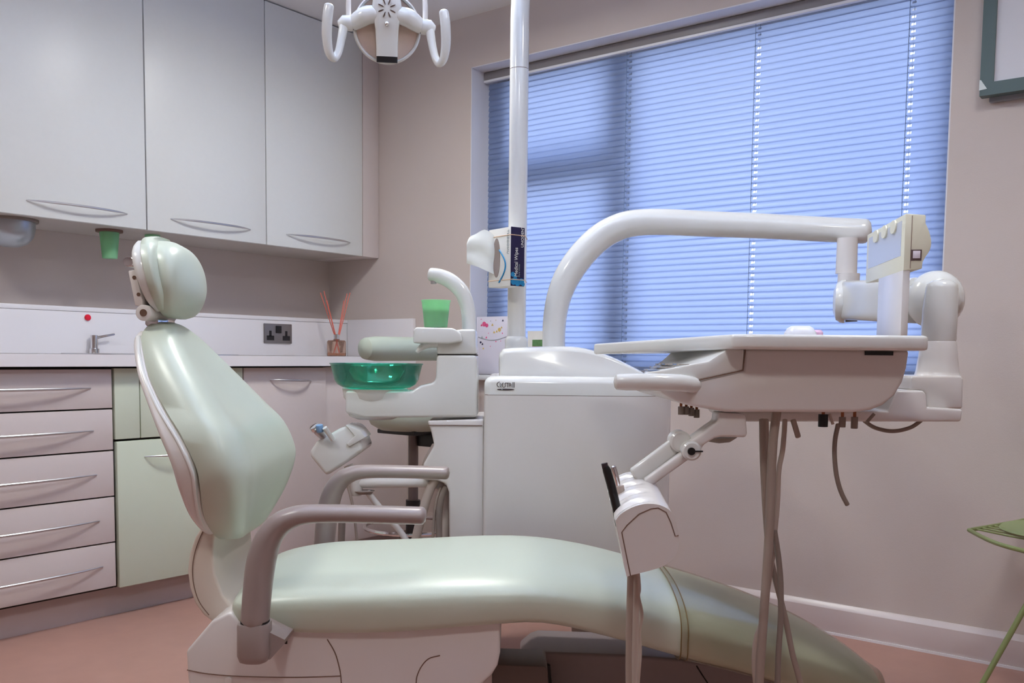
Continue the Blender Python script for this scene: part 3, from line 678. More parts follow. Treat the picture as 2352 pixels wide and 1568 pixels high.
# side body (left, lower)
sp = QU([(981, 966), (1111, 962), (1111, 1400), (1032, 1400), (1031, 1130), (1024, 1112), (1005, 1104), (972, 1102), (972, 1066), (997, 1022), (990, 990)], VU + .02)
MB().prism([p for p in sp[:3]] + [(sp[3][0], 0)][:0] + sp[3:], VU + .02, 2.86).build('side_body', WHITE2, un, bevel=.006, seg=3)
q = Q(1348, 1460, 2.62)
MB().loft([[(q[0] + r * math.cos(2 * PI * k / 28), 2.62 + r * math.sin(2 * PI * k / 28), h) for k in range(28)] for r, h in ((.05, 0), (.05, .012), (.038, .02), (.039, .08), (.043, .12), (.0455, .16), (.045, .262))]).build('support_post', mat('post_plastic', (176, 160, 148), .4), un)
MB().tube([Q(984, 976, VU + .018), Q(1108, 977, VU + .018)], .0011, 6, smooth=False).build('side_seam', SEAM, un)
# spittoon arm and column
VA = 2.52
ap = [(793, 897), (793, 949), (839, 960), (1008, 958), (1096, 958), (1094, 815), (1003, 815), (1001, 868), (994, 879), (966, 885), (952, 893), (944, 899)]
MB().prism(QU(ap, VA), VA, 2.68).build('spittoon_arm', WHITE, un, bevel=.008, seg=3)
MB().prism(QU([(1003, 764), (1003, 813), (1094, 813), (1092, 756), (1060, 756)], VA), VA, 2.68).build('column_head', WHITE, un, bevel=.006, seg=3)
MB().box((Q(1004, 814, VA)[0], VA + .004, Q(1004, 815.5, VA)[2]), (Q(1093, 814, VA)[0], 2.67, Q(1004, 812.5, VA)[2])).build('column_gap', DARK, un)
# cup shelf
cs0 = QU([(949, 788), (949, 758), (955, 751), (1040, 753), (1052, 760), (1060, 768), (1062, 784), (1030, 789)], 2.5)
MB().prism(cs0, 2.5, 2.62).build('cup_shelf', WHITE, un, bevel=.005, seg=3)
MB().tube([Q(1003, 789, 2.53), Q(985, 790, 2.53), Q(970, 796, 2.53), Q(958, 808, 2.53)], [.012, .011, .009, .005], 12).build('shelf_spout', WHITE, un)
# bowl
bc = (Q(865, 860, 2.6)[0], 2.6)
zr = Q(865, 834, 2.6)[2]; zb_ = Q(865, 892, 2.6)[2]; hb_ = zr - zb_
bprof = [(.001, 0), (.07, .0), (.094, .004), (.108, .012), (.116, .025), (.122, .05), (.126, hb_ - .004), (.129, hb_ - .002), (.129, hb_), (.125, hb_), (.1225, hb_ - .004), (.118, .05), (.112, .027), (.104, .016), (.092, .009), (.07, .005), (.001, .005)]
MB().lathe((bc[0], bc[1], zb_), bprof, 56).build('bowl', TEAL, un)
MB().lathe((bc[0], bc[1], zb_ + .006), [(.04, 0), (.036, .006), (.02, .012), (.001, .014)], 30).build('bowl_strainer', WHITE, un)
MB().lathe((bc[0] - .004, bc[1], Q(865, 962, 2.6)[2]), [(.001, 0), (.05, .0), (.07, .008), (.075, .016), (.07, .024), (.066, .03), (.074, .045), (.086, .06), (.09, zb_ - Q(865, 962, 2.6)[2])], 44).build('bowl_support', WHITE, un)
# water spout
sp_ = [(1077, 775), (1077, 735), (1073, 702), (1060, 670), (1036, 646), (1010, 634), (990, 630)]
MB().tube([Q(a_, b2, 2.6) for a_, b2 in sp_], [.020, .020, .0205, .021, .021, .020, .018], 22, rb=[.017] * 7).build('water_spout', WHITE, un, ang=60)
q = Q(996, 644, 2.6); MB().rod((q[0], q[1], q[2] - .009), (q[0], q[1], q[2] + .01), .008, 16).build('spout_nozzle', STEEL, un)
# pole
VP = 2.75
p0 = Q(1186, 776, VP)[2]; pu = Q(1187, 700, VP)[0]; z_j = Q(1190, 160, VP)[2]
r0 = .0268
MB().rod((pu, VP, p0 - .01), (pu, VP, z_j - .0006), r0, 36).build('pole', WHITE, un)
MB().rod((pu, VP, z_j - .001), (pu, VP, z_j + .001), r0 - .001, 36).build('pole_joint', SEAM, un)
MB().lathe((pu, VP, p0 - .05), [(.035, 0), (.033, .03), (.0335, .045), (.0285, .053), (.026, .055)], 36).build('pole_collar', WHITE, un)
# curved arm
ca = [(1272, 830), (1272, 770), (1276, 720), (1287, 672), (1308, 626), (1340, 582), (1380, 544), (1425, 520), (1470, 511), (1530, 510), (1620, 514), (1750, 519), (1880, 526), (1985, 531)]
vs_ = [2.76] * 7 + [2.75, 2.74, 2.72, 2.69, 2.64, 2.58, 2.54]
MB().tube([Q(a_, b2, v) for (a_, b2), v in zip(ca, vs_)], [.0335, .0335, .0345, .0365, .039, .0395, .0395, .0385, .0375, .037, .036, .0345, .0335, .033], 30).build('curved_arm', WHITE, un, ang=60)

# ---- assistant's instrument arm behind the far armrest
vh = 2.56
bx = [(735, 1010), (722, 1030), (720, 1042), (757, 1088), (800, 1060), (841, 1030), (826, 990), (815, 978), (795, 976)]
asi = thing('assistant_holder', 'white assistant instrument holder on a tube arm behind the far armrest', 'instrument holder', Q(780, 1030, vh), E)
MB().prism(QU(bx, vh), vh - .05, vh + .13).build('holder_box', WHITE, asi, bevel=.01, seg=3)
MB().prism(QU([(793, 975), (828, 988), (840, 1004), (802, 1026), (796, 1018), (815, 1000)], vh - .052), vh - .056, vh + .05).build('holder_rim', WHITE, asi, bevel=.003)
MB().rod(Q(800, 1068, vh), Q(822, 1120, vh), .013, 16).build('holder_neck', WHITE2, asi)
MB().tube([Q(812, 1109, vh), Q(900, 1108, vh), Q(985, 1108, vh), Q(1015, 1122, vh + .03), Q(1024, 1150, vh + .06), Q(1024, 1300, vh + .06)], .0145, 20).build('tube_arm', WHITE2, asi)
a = Q(818, 1114, vh); MB().lathe((a[0], a[1], a[2] - .028), [(.001, 0), (.014, 0), (.018, .006), (.018, .05), (.014, .054), (.001, .054)], 24).build('pivot', WHITE2, asi)
a = Q(836, 1130, vh); MB().lathe((a[0], a[1], a[2] - .006), [(.001, 0), (.02, .002), (.03, .01), (.001, .012)], 24).build('pivot_disc', GREY, asi)
MB().tube([Q(845, 1130, vh), Q(880, 1175, vh), Q(925, 1228, vh), Q(960, 1290, vh)], .009, 12).build('diagonal_strut', WHITE2, asi)
for px_, m_, rr in (([(790, 1090), (800, 1120), (812, 1170), (820, 1240)], HOSE, .004), ([(1000, 1100), (985, 1130), (970, 1180), (955, 1240), (950, 1300)], HOSEL, .0125), ([(1024, 1118), (1012, 1150), (1008, 1200), (1010, 1300)], GREY, .009), ([(1012, 1120), (1000, 1160), (994, 1240), (994, 1300)], HOSE, .004), ([(997, 1022), (978, 1056), (970, 1085)], HOSE, .006), ([(786, 1190), (784, 1240), (784, 1290)], GREY, .010)):
    MB().tube([Q(a_, b2, vh - .02) for a_, b2 in px_], rr, 12).build('hose', m_, asi)
hc = thing('suction_handpiece', 'chrome and white suction handpiece tip resting in the assistant holder', 'handpiece', Q(735, 1000, 2.5), E)
MB().rod(Q(756, 1012, 2.54), Q(727, 986, 2.50), .0125, 18).build('grip', STEEL, hc, bevel=.002)
MB().rod(Q(727, 986, 2.50), Q(722, 978, 2.495), .0145, 18).build('chrome_collar', CHROME, hc, bevel=.002)
MB().rod(Q(736, 992, 2.49), Q(733, 975, 2.485), .010, 14).build('blue_cap', mat('pale_blue', (120, 156, 196), .3), hc, bevel=.003)
w1 = MB().rod(Q(765, 1010, 2.50), Q(746, 982, 2.48), .007, 8); w1.build('syringe_tip', WHITE, label='short white syringe tip in the assistant holder beside the chrome handpiece', cat='syringe')

# ================================================================ GREEN CUP
q = Q(1001, 752, 2.56)
zc0 = q[2]
MB().lathe((q[0], 2.56, zc0 + .0005), [(.001, 0), (.0305, 0), (.0315, .002), (.0365, .052), (.0385, .068), (.0405, .0725), (.0395, .073), (.0355, .052), (.030, .003), (.001, .003)], 44).build('plastic_cup', CUPG, label='bright green translucent cup on the spittoon shelf under the spout', cat='cup')
cup = bpy.data.objects['plastic_cup']
MB().lathe((q[0], 2.56, zc0 + .004), [(.001, 0), (.0292, 0), (.0335, .046), (.001, .046)], 40).build('water', mat('cup_water', (214, 246, 220), .1), cup)

# ================================================================ WIPES BOX on the pole
wb = thing('wipes_box', 'navy and white medical wipes box strapped to the white pole', 'tissue box', (0, 2.66, Q(1168, 655, 2.64)[2]), E)
d1 = Vector((.8, .6, 0)); d2 = Vector((-.6, .8, 0)); O = Vector(Q(1172, 655, 2.635)); zt1 = Q(1172, 520, 2.635)[2]; O.z = Q(1172, 656, 2.635)[2]
H_ = zt1 - O.z; Wn, Dn = .048, .105
def bxp(a, b2, c): return tuple(O + d1 * a + d2 * b2 + Vector((0, 0, c)))
def obox(mb, a0, a1, b0, b1, c0, c1):
    return mb.add([bxp(a0, b0, c0), bxp(a1, b0, c0), bxp(a1, b1, c0), bxp(a0, b1, c0), bxp(a0, b0, c1), bxp(a1, b0, c1), bxp(a1, b1, c1), bxp(a0, b1, c1)], [[0, 3, 2, 1], [4, 5, 6, 7], [0, 1, 5, 4], [1, 2, 6, 5], [2, 3, 7, 6], [3, 0, 4, 7]])
obox(MB(), 0, Wn, 0, Dn, 0, H_).build('carton', CARD, wb, bevel=.001)
obox(MB(), .0005, Wn, -.0008, 0, .0, H_).build('navy_side', NAVY, wb)
bb = MB()
for (a_, c_, r_) in ((.010, .012, .009), (.024, .008, .010), (.038, .013, .009), (.008, .032, .007), (.016, .022, .006), (.044, .006, .006)):
    c_0 = bxp(a_, -.0009, max(c_, r_ + .0005)); bb.lathe(c_0, [(r_, 0), (r_, .0006)], 20, axis=(.6, -.8, 0))
bb.build('bubble_print', BLUEC, wb)
MB().text('Medical Wipes', bxp(.024, -.0014, .026), (0, 0, 1), (-.8, -.6, 0), .0165, sx=.82).build('medical_wipes_lettering', CARD, wb)
MB().text('Pure White', bxp(.032, -.0014, .026), (0, 0, 1), (-.8, -.6, 0), .0075).build('small_lettering', GREYP, wb)
MB().text('UNODENT', bxp(.044, -.0014, .108), (0, 0, 1), (-.8, -.6, 0), .0125, sx=.95).build('unodent_lettering', CARD, wb)
MB().text('UNODENT', bxp(-.0008, .016, .088), (0, 0, 1), (.6, -.8, 0), .0125, space=1.15).build('faint_unodent_lettering', GREYP, wb)
op = MB(); cz = H_ * .5
op.loft([[bxp(x, .066 + .017 * math.cos(2 * PI * k / 28), cz + .055 * math.sin(2 * PI * k / 28)) for k in range(28)] for x in (-.0012, .001)]).build('opening', mat('box_inside', (150, 134, 126), .7), wb)
sw = MB(); pts = [(.018 + .020 * math.sin(PI * k / 12) - .016 + .030 * 0, .03 + .075 * k / 12) for k in range(13)]
sw.tube([bxp(-.0012, .052 - .030 * math.sin(PI * k / 12) , .012 + .09 * k / 12) for k in range(13)], .0022, 6)
sw.build('swoosh_print', BLUEC, wb)
for zb2 in (.018, H_ - .022):
    bd = MB(); hull = [bxp(-.0012, -.0015, zb2), bxp(Wn + .001, -.0015, zb2), (pu + r0 + .001, VP - .01, O.z + zb2), (pu + r0 * .7, VP + r0 * .8, O.z + zb2), (pu - .01, VP + r0 + .001, O.z + zb2), bxp(.0, Dn + .001, zb2), bxp(-.0012, Dn * .5, zb2)]
    bd.tube(hull, .0012, 6, closed=True); bd.build('rubber_band', BAND, wb)
ti = MB(); rows = []
tc_ = catmull([(1145, 550), (1131, 537), (1113, 527), (1093, 537), (1078, 545), (1072, 560)], 3)
bc_ = catmull([(1147, 626), (1137, 630), (1118, 622), (1098, 613), (1083, 608), (1072, 605)], 3)
for i, (a_, b2) in enumerate(zip(tc_, bc_)):
    s_ = i / 15; row = []
    for j in range(15):
        r = j / 14
        row.append(Q(a_[0] * (1 - r) + b2[0] * r, a_[1] * (1 - r) + b2[1] * r, 2.700 - .03 * s_ + .004 * math.sin(9 * r + 4 * s_) * (.3 + s_) + .008 * abs(r - .35)))
    rows.append(row)
n1 = len(rows); vs2 = [p for r in rows for p in r]; fs2 = [[i * 15 + j, i * 15 + j + 1, (i + 1) * 15 + j + 1, (i + 1) * 15 + j] for i in range(n1 - 1) for j in range(14)]
ti.add(vs2, fs2).build('tissue', PAPER, wb, ang=80)

# ================================================================ INSTRUMENT TABLE
tb = thing('instrument_table', 'white dental instrument table on spring arm with viewer and hoses', 'instrument table', (.5, 1.9, .85), E)
zt2, zk = .953, .0255
near = [(.389 + .012, 1.60), (.60, 1.60), (Q(2118, 780, 1.62)[0], 1.60), (Q(2128, 780, 1.62)[0], 1.612), (Q(2128, 780, 1.62)[0] + .004, 2.16), (.70, 2.2), (.205, 2.30), (.196, 2.285), (.375, 1.612)]
def tz(u): return 0 if u > .385 else -.010 * (.385 - u) / .19
ring0 = [(u, v, zt2 - zk + tz(u)) for u, v in near]; ring1 = [(u, v, zt2 + tz(u)) for u, v in near]
MB().loft([ring0, ring1]).build('tray', WHITE, tb, bevel=.006, seg=3)
VT = 1.645
pn = [(1500, 872), (1520, 902), (1549, 921), (1575, 929), (1606, 936), (1668, 946), (1960, 947), (2000, 942), (2030, 930), (2056, 908), (2074, 878), (2084, 845), (2090, 803), (1710, 801), (1706, 850), (1585, 876)]
MB().prism(QU(pn, VT), VT, 2.15).build('table_body', WHITE2, tb, bevel=.007, seg=3)
# control panel wedge
w_near = [(1480, 857), (1478, 866), (1502, 878), (1585, 876), (1706, 850), (1710, 802), (1672, 801), (1628, 829)]
w_far = [(1480, 853), (1478, 862), (1502, 874), (1560, 870), (1650, 850), (1655, 804), (1545, 806), (1520, 829)]
MB().prism(QU(w_near, VT - .001), VT - .001, 2.05, QU(w_far, 2.05)).build('control_panel', WHITE, tb, bevel=.003)
MB().tube([Q(1712, 802, VT - .0012), Q(1707, 850, VT - .0012), Q(1585, 877, VT - .0012)], .001, 6, smooth=False).build('panel_seam', SEAM, tb)
A_ = [Vector(Q(*p, v)) for p, v in (((1482, 856), VT), ((1628, 829), VT), ((1520, 829), 2.05), ((1482, 853), 2.05))]
kb = MB(); kb2 = MB()
for i in range(3):
    for j in range(7):
        s = .15 + .25 * i; r = .1 + .12 * j
        p = (A_[0] * (1 - s) + A_[1] * s) * (1 - r) + (A_[3] * (1 - s) + A_[2] * s) * r
        (kb if (i + j) % 3 else kb2).box((p.x - .009, p.y - .014, p.z + .0003), (p.x + .009, p.y + .014, p.z + .0022))
kb.build('panel_buttons', mat('button_grey', (170, 160, 150), .5), tb); kb2.build('panel_buttons', mat('button_blue', (120, 140, 180), .5), tb)
# handle
MB().tube([Q(1420, 877, 1.60), Q(1440, 877, 1.60), Q(1500, 877, 1.61), Q(1560, 879, 1.62), Q(1600, 884, 1.66)], [.0135, .0145, .0148, .0148, .0148], 22, smooth=False).build('handle', WHITE, tb)
q0 = Q(1986, 806, VT); q1 = Q(2051, 816, VT)
MB().box((q0[0], VT - .0015, q1[2]), (q1[0], VT + .004, q0[2])).build('side_slot', BLACK, tb)
# base bracket under body
MB().prism(QU([(1668, 944), (1672, 956), (1696, 968), (2208, 968), (2212, 940), (2130, 936), (2128, 905), (2122, 897), (2060, 897), (2040, 944)], 1.80), 1.80, 1.98).build('lower_bracket', WHITE2, tb, bevel=.005, seg=3)
MB().prism(QU([(2092, 870), (2096, 863), (2208, 863), (2214, 870), (2211, 938), (2132, 938), (2128, 905), (2120, 896), (2090, 896)], 1.86), 1.86, 2.0).build('swivel_block', WHITE2, tb, bevel=.006, seg=3)
qc = Q(2155, 800, 1.95)
MB().lathe((qc[0], 1.95, Q(2155, 864, 1.95)[2]), [(.047, 0), (.044, .003), (.042, .01), (.038, .04), (.035, .07), (.034, Q(2155, 783.5, 1.95)[2] - Q(2155, 864, 1.95)[2])], 36).build('lower_post', WHITE2, tb)
MB().rod((qc[0], 1.95, Q(2155, 783.5, 1.95)[2]), (qc[0], 1.95, Q(2155, 778, 1.95)[2]), .032, 30).build('post_gap', DARK, tb)
zpo = Q(2155, 779, 1.95)[2]
MB().tube([(qc[0], 1.95, zpo), (qc[0], 1.95, zpo + .06), (qc[0] + .002, 1.95, zpo + .105)], [.034, .034, .031], 30, caps=True, smooth=False).build('upper_post', WHITE, tb, ang=60)
qb = Q(2148, 688, 2.03); MB().ball(qb, .0575, 1.02, 1.0, 1.08).build('ball_joint', WHITE, tb, ang=60)
# spring arm
e1 = Vector(Q(1952, 690, 2.44)); e2 = Vector(Q(2120, 690, 2.06))
rings = []
for s, hh2, ww in ((0, .046, .03), (.03, .05, .034), (.5, .05, .036), (1, .05, .036)):
    c_ = e1 + (e2 - e1) * s; dr = (e2 - e1).normalized(); sd = Vector((dr.y, -dr.x, 0))
    rings.append([tuple(c_ + sd * x + Vector((0, 0, z))) for x, z in sup((0, 0), ww, hh2, 5, 28)])
MB().loft(rings).build('spring_arm', WHITE, tb)
c_ = Q(1938, 692, 2.45); ax = (-.93, .37, 0)
MB().lathe(c_, [(.001, .026), (.03, .025), (.048, .018), (.0555, .006), (.056, -.004), (.001, -.005)], 40, axis=ax).build('hinge_cap', WHITE, tb)
MB().lathe(c_, [(.001, -.006), (.0535, -.006), (.052, -.035), (.001, -.035)], 40, axis=ax).build('hinge_core', BLACK, tb)
q = Q(1949, 645, 2.5)
MB().rod((q[0], 2.5, Q(1949, 655, 2.5)[2]), (q[0], 2.5, Q(1949, 628.5, 2.5)[2]), .028, 30).build('drop_socket', WHITE2, tb)
MB().rod((q[0], 2.52, Q(1949, 627, 2.5)[2]), (q[0], 2.52, Q(1949, 545, 2.5)[2]), .0275, 30, .0265).build('drop_post', WHITE2, un)
# viewer
R0 = Vector(Q(2080, 490, 1.75)); L0 = Vector(Q(1993, 521, 2.05)); ex = Vector((L0.x - R0.x, L0.y - R0.y, 0)); Lw = ex.length; ex.normalize(); en = Vector((ex.y, -ex.x, 0)); zb3 = Q(2074, 621, 1.75)[2]; zt3 = R0.z
def vp(a_, n_, z): return tuple(Vector((R0.x, R0.y, 0)) + ex * a_ + en * n_ + Vector((0, 0, z)))
vw = MB(); Hh = zt3 - zb3
pf = [(0, zb3), (0, zt3), (.036, zt3 - .003), (.036, zt3 - .018), (.041, zt3 - .028), (.046, zt3 - .043), (.0475, zt3 - .056), (.045, zt3 - .068), (.038, zt3 - .08), (.034, zt3 - .088), (.033, zb3 + .003)]
pf = pf[:3] + catmull(pf[3:10], 4) + pf[10:]
vbx = vw.loft([[vp(a_, n_, z) for n_, z in pf] for a_ in (0, Lw)]).build('viewer', CREAM, tb, bevel=.004, seg=2)
sg = MB(); z0s, z1s = zb3 + Hh * .28, zt3 - .010
sg.add([vp(.022, -.0006, z0s), vp(Lw - .018, -.0006, z0s), vp(Lw - .018, -.0006, z1s), vp(.022, -.0006, z1s), vp(.022, .001, z0s), vp(Lw - .018, .001, z0s), vp(Lw - .018, .001, z1s), vp(.022, .001, z1s)], [[0, 1, 2, 3], [4, 5, 6, 7], [0, 1, 5, 4], [1, 2, 6, 5], [2, 3, 7, 6], [3, 0, 4, 7]])
sg.build('viewer_screen', SCREEN, vbx)
for a_ in (.075, .145, .215):
    MB().loft([[vp(a_ + x, n_, zt3 - .0145 + z) for x, z in sup((0, 0), .019, .0125, 2.4, 20)] for n_ in (-.004, -.0008)]).build('clip_tab', CREAM, vbx)
MB().tube([vp(-.0004, .012, zt3 - .004), vp(-.0004, .012, zb3 + .004)], .0006, 6).build('viewer_seam', SEAM, vbx)
bt = MB(); bt.add([vp(-.0012, n_, z) for n_, z in ((.012, zb3 + .018), (.031, zb3 + .018), (.031, zb3 + .038), (.012, zb3 + .038))] + [vp(.002, n_, z) for n_, z in ((.012, zb3 + .018), (.031, zb3 + .018), (.031, zb3 + .038), (.012, zb3 + .038))], [[0, 1, 2, 3], [4, 5, 6, 7], [0, 1, 5, 4], [1, 2, 6, 5], [2, 3, 7, 6], [3, 0, 4, 7]])
sb = bt.build('switch_frame', mat('brown_grey', (96, 76, 76), .5), vbx)
bt = MB(); bt.add([vp(k_, n_, z) for k_ in (-.0035, 0) for n_, z in ((.0155, zb3 + .022), (.028, zb3 + .022), (.028, zb3 + .0355), (.0155, zb3 + .0355))], [[0, 1, 2, 3], [4, 5, 6, 7], [0, 1, 5, 4], [1, 2, 6, 5], [2, 3, 7, 6], [3, 0, 4, 7]])
bt.build('switch_button', mat('button_white', (226, 216, 226), .35), vbx, bevel=.0005)
stn = MB(); stn.loft([[vp(.002 + (.185 if x > 0 else 0), n_, z) for x, n_ in ((0, .0), (1, .0), (1, .013), (0, .013))] for z in (zt2 + .0003, zb3 + .001)]).build('viewer_stand', WHITE2, tb, bevel=.0015)
# knobs and levers under the body
for i, (px_, ya) in enumerate(((1565, 925), (1577, 925), (1589, 928), (1601, 932))):
    vv = 1.72 + .006 * i; a = Q(px_, ya, vv); c = Q(px_ - 1, ya + 8, vv); e_ = Q(px_ - 1, ya + 27, vv)
    k = MB().rod(c, e_, .0055, 16).build('regulator_knob', GREY, tb, bevel=.0005, label='one of four grey regulator knobs' if i < 0 else None)
    MB().rod((a[0], a[1], a[2] + .008), c, .0026, 10).build('knob_stem', BRASS, k)
for px_, y0_, y1_, m_, rr in ((1891, 951, 980, BLACK, .0088), (1935, 957, 981, GREY, .0063), (1963, 957, 984, GREY, .0063)):
    vv = 1.72; k = MB().rod(Q(px_, y0_, vv), Q(px_ - 1, y1_, vv), rr, 20).build('control_knob', m_, tb, bevel=.0008)
    a = Q(px_, y0_ - 12, vv); MB().rod(a, Q(px_, y0_, vv), .003, 10).build('knob_stem', BRASS, k)
MB().rod(Q(1905, 950, 1.72), Q(1913, 974, 1.72), .0028, 10).build('toggle', HOSEL, tb)
MB().rod(Q(2008, 950, 1.72), Q(1991, 969, 1.72), .0032, 10).build('toggle', GREY, tb)
# hoses from the table
def hose(pts, v, r, m_, vlist=None):
    P = [Q(a_, b2, (vlist[i] if vlist else v)) for i, (a_, b2) in enumerate(pts)]
    MB().tube(P, r, 14, sub=6).build('hose', m_, tb, ang=60)
k = 1.7 / F
hose([(1784, 945), (1776, 1010), (1771, 1100), (1768, 1200), (1762, 1300), (1755, 1400), (1748, 1500), (1743, 1590), (1745, 1650), (1760, 1680), (1780, 1650)], 1.68, 10.5 * k, HOSE)
hose([(1751, 965), (1753, 1060), (1758, 1160), (1764, 1240), (1769, 1300)], 1.74, 8 * k, HOSE)
hose([(1758, 965), (1760, 1060), (1764, 1160), (1768, 1260)], 1.76, 8 * k, HOSEL)
hose([(1803, 965), (1798, 1030), (1789, 1080), (1786, 1150), (1781, 1210), (1777, 1260), (1768, 1320), (1752, 1420), (1738, 1460), (1733, 1500), (1733, 1540), (1738, 1590)], 1.72, 6 * k, HOSEL)
hose([(1779, 1220), (1788, 1280), (1793, 1340), (1793, 1420), (1788, 1500), (1785, 1590), (1780, 1650)], 1.70, 6.8 * k, GREY)
hose([(1772, 1290), (1781, 1330), (1794, 1380), (1806, 1430), (1820, 1500), (1838, 1568), (1850, 1640)], 1.73, 7 * k, HOSE)
hose([(1822, 966), (1828, 985), (1833, 1002)], 1.70, 6.5 * k, HOSE)
hose([(1925, 975), (1918, 1010), (1917, 1050), (1922, 1095), (1932, 1130), (1946, 1158)], 1.72, 5.5 * k, GREY)
hose([(1985, 966), (2010, 982), (2050, 990), (2090, 982), (2115, 966)], 1.84, 5 * k, GREY)
# instrument holder and its linkage
VH = 1.47
outer = [(1414, 1196), (1424, 1182), (1450, 1166), (1480, 1157), (1508, 1158), (1530, 1166), (1546, 1182), (1559, 1229), (1559, 1252), (1552, 1275), (1538, 1290), (1513, 1304), (1448, 1321), (1438, 1319), (1426, 1260)]
inner = [(1428, 1222), (1440, 1206), (1468, 1180), (1495, 1168), (1515, 1166), (1532, 1178), (1541, 1200), (1551, 1232), (1559, 1232), (1559, 1252), (1552, 1275), (1538, 1290), (1513, 1304), (1448, 1321)]
hd = MB(); O_ = QU(outer, VH)
far_d = Q(1470, 1082, 1.78); nr_d = Q(1508, 1158, VH); du, dw = far_d[0] - nr_d[0], far_d[2] - nr_d[2]
OC = catmull(O_ + [O_[0]], 3)[:-1]
rings = []
NR = 40
for i in range(NR + 1):
    s = i / NR; v = VH + .30 * s; ring = []
    ph = s * 4 - .1; sc_ = max(0, math.cos(2 * PI * (ph - .35))) if .06 < s < .97 else 0
    for u, z in OC:
        zz = z
        # scalloped handpiece rests on the upper left edge
        lf = max(0, 1 - abs((u - O_[2][0]) / .035)) if z > O_[0][1] - .01 else 0
        zz -= .016 * sc_ * lf
        ring.append((u + du * s, v, zz + dw * s))
    rings.append(ring)
hd.loft(rings).build('holder', WHITE2, tb, ang=45)
MB().tube([Q(a_, b2, VH - .0002) for a_, b2 in ((1448, 1321), (1428, 1222), (1440, 1206), (1468, 1180), (1495, 1168), (1512, 1166), (1530, 1176), (1541, 1200), (1551, 1231), (1558, 1229))], .0009, 6, smooth=False).build('holder_seam', SEAM, tb)
def bar(p, q, r1, r2, name, m_=WHITE2, rb=.012, par=None): return MB().tube([p, q], [r1, r2], 20, rb=rb, smooth=False, squ=3.2).build(name, m_, tb, ang=50)
vl = 1.70
bar(Q(1462, 1090, vl), Q(1562, 1014, vl), .016, .015, 'link_bar', WHITE)
bar(Q(1488, 1106, vl - .02), Q(1585, 1036, vl - .02), .0095, .0095, 'lower_link_bar')
q = Q(1560, 1012, vl); MB().lathe((q[0], q[1] - .02, q[2]), [(.001, 0), (.016, 0), (.0195, .004), (.0195, .036), (.016, .04), (.001, .04)], 30, axis=(0, 1, 0)).build('link_joint', WHITE, tb)
q = Q(1586, 1034, vl - .03); MB().lathe((q[0], q[1] - .015, q[2]), [(.001, 0), (.014, 0), (.0175, .004), (.0175, .036), (.014, .04), (.001, .04)], 30, axis=(0, 1, 0)).build('link_joint', WHITE, tb)
MB().rod((q[0] - .0015, q[1] - .019, q[2]), (q[0] - .0015, q[1] - .012, q[2]), .0068, 20).box((q[0] + .003, q[1] - .0175, q[2] - .0013), (q[0] + .019, q[1] - .014, q[2] + .0013)).build('lock_knob', BLACK, tb)
ua = [(1572, 1022), (1600, 1002), (1630, 980), (1648, 968), (1650, 946), (1712, 950), (1716, 1000), (1708, 1004), (1655, 1003), (1640, 1006), (1614, 1022), (1608, 1042), (1590, 1050)]
MB().prism(QU(ua, vl - .035), vl - .04, vl + .02).build('upper_link', WHITE2, tb, bevel=.005, seg=3)
q = Q(1652, 1008, vl + .05); MB().lathe((q[0], q[1], q[2] - .008), [(.001, 0), (.02, .003), (.033, .012), (.001, .013)], 28).build('pivot_disc', GREY, tb)
# hoses from the holder
hose([(1449, 1300), (1447, 1360), (1445, 1450), (1444, 1540), (1446, 1640)], 1.50, 7.5 * k * .9, HOSE)
hose([(1461, 1300), (1461, 1360), (1459, 1450), (1457, 1540), (1456, 1640)], 1.515, 8 * k * .9, HOSEL)
hose([(1464, 1300), (1468, 1350), (1466, 1370), (1474, 1410), (1468, 1450), (1470, 1500), (1465, 1568), (1462, 1640)], 1.53, 4.5 * k * .9, HOSEL)
# instruments in the holder
hpz = thing('black_handpiece', 'matte black dental handpiece standing in the white instrument holder', 'handpiece', Q(1420, 1195, 1.53), E)
MB().tube([Q(1423, 1205, 1.53), Q(1416, 1165, 1.53), Q(1404, 1115, 1.53), Q(1394, 1080, 1.53), Q(1391, 1073, 1.53)], [.0072, .0074, .0073, .0071, .0058], 20, smooth=False).build('grip', BLACK, hpz)
MB().rod(Q(1390.5, 1075, 1.53), Q(1388, 1063, 1.53), .0053, 18).build('end_cap', mat('cap_dark', (50, 38, 46), .5), hpz, bevel=.0005)
hpz = thing('chrome_handpiece', 'chrome handpiece coupling standing behind the black one in the holder', 'handpiece', Q(1425, 1150, 1.62), E)
MB().tube([Q(1409, 1073, 1.62), Q(1413, 1088, 1.62), Q(1417, 1102, 1.62), Q(1420, 1117, 1.62)], [.0052, .0056, .0048, .0045], 18, smooth=False).build('coupling', CHROME, hpz)
MB().rod(Q(1422, 1115, 1.62), Q(1430, 1160, 1.62), .0082, 18).build('sleeve', HOSEL, hpz, bevel=.001)
# small item on tray
q = Q(1805, 768, 1.95); q2 = Q(1870, 768, 1.95)
MB().loft([[(x, y, zt2 + z) for x, y in sup(((q[0] + q2[0]) / 2, 1.95), (q2[0] - q[0]) / 2 + g, .03 + g, 4, 28)] for g, z in ((0, .0005), (0, .012), (-.006, .022), (-.012, .026))]).build('tray_dispenser', mat('tray_item', (222, 222, 232), .4), label='low white rounded dispenser on the far side of instrument tray', cat='dispenser')
q = Q(1874, 768, 1.97); MB().loft([[(x, y, zt2 + z) for x, y in sup((q[0], 1.97), .012 + g, .02 + g, 3, 20)] for g, z in ((0, .0005), (0, .014), (-.004, .019))]).build('pink_pad', mat('pink_item', (222, 180, 210), .5), label='small pink pad beside the white dispenser on instrument tray', cat='pad')

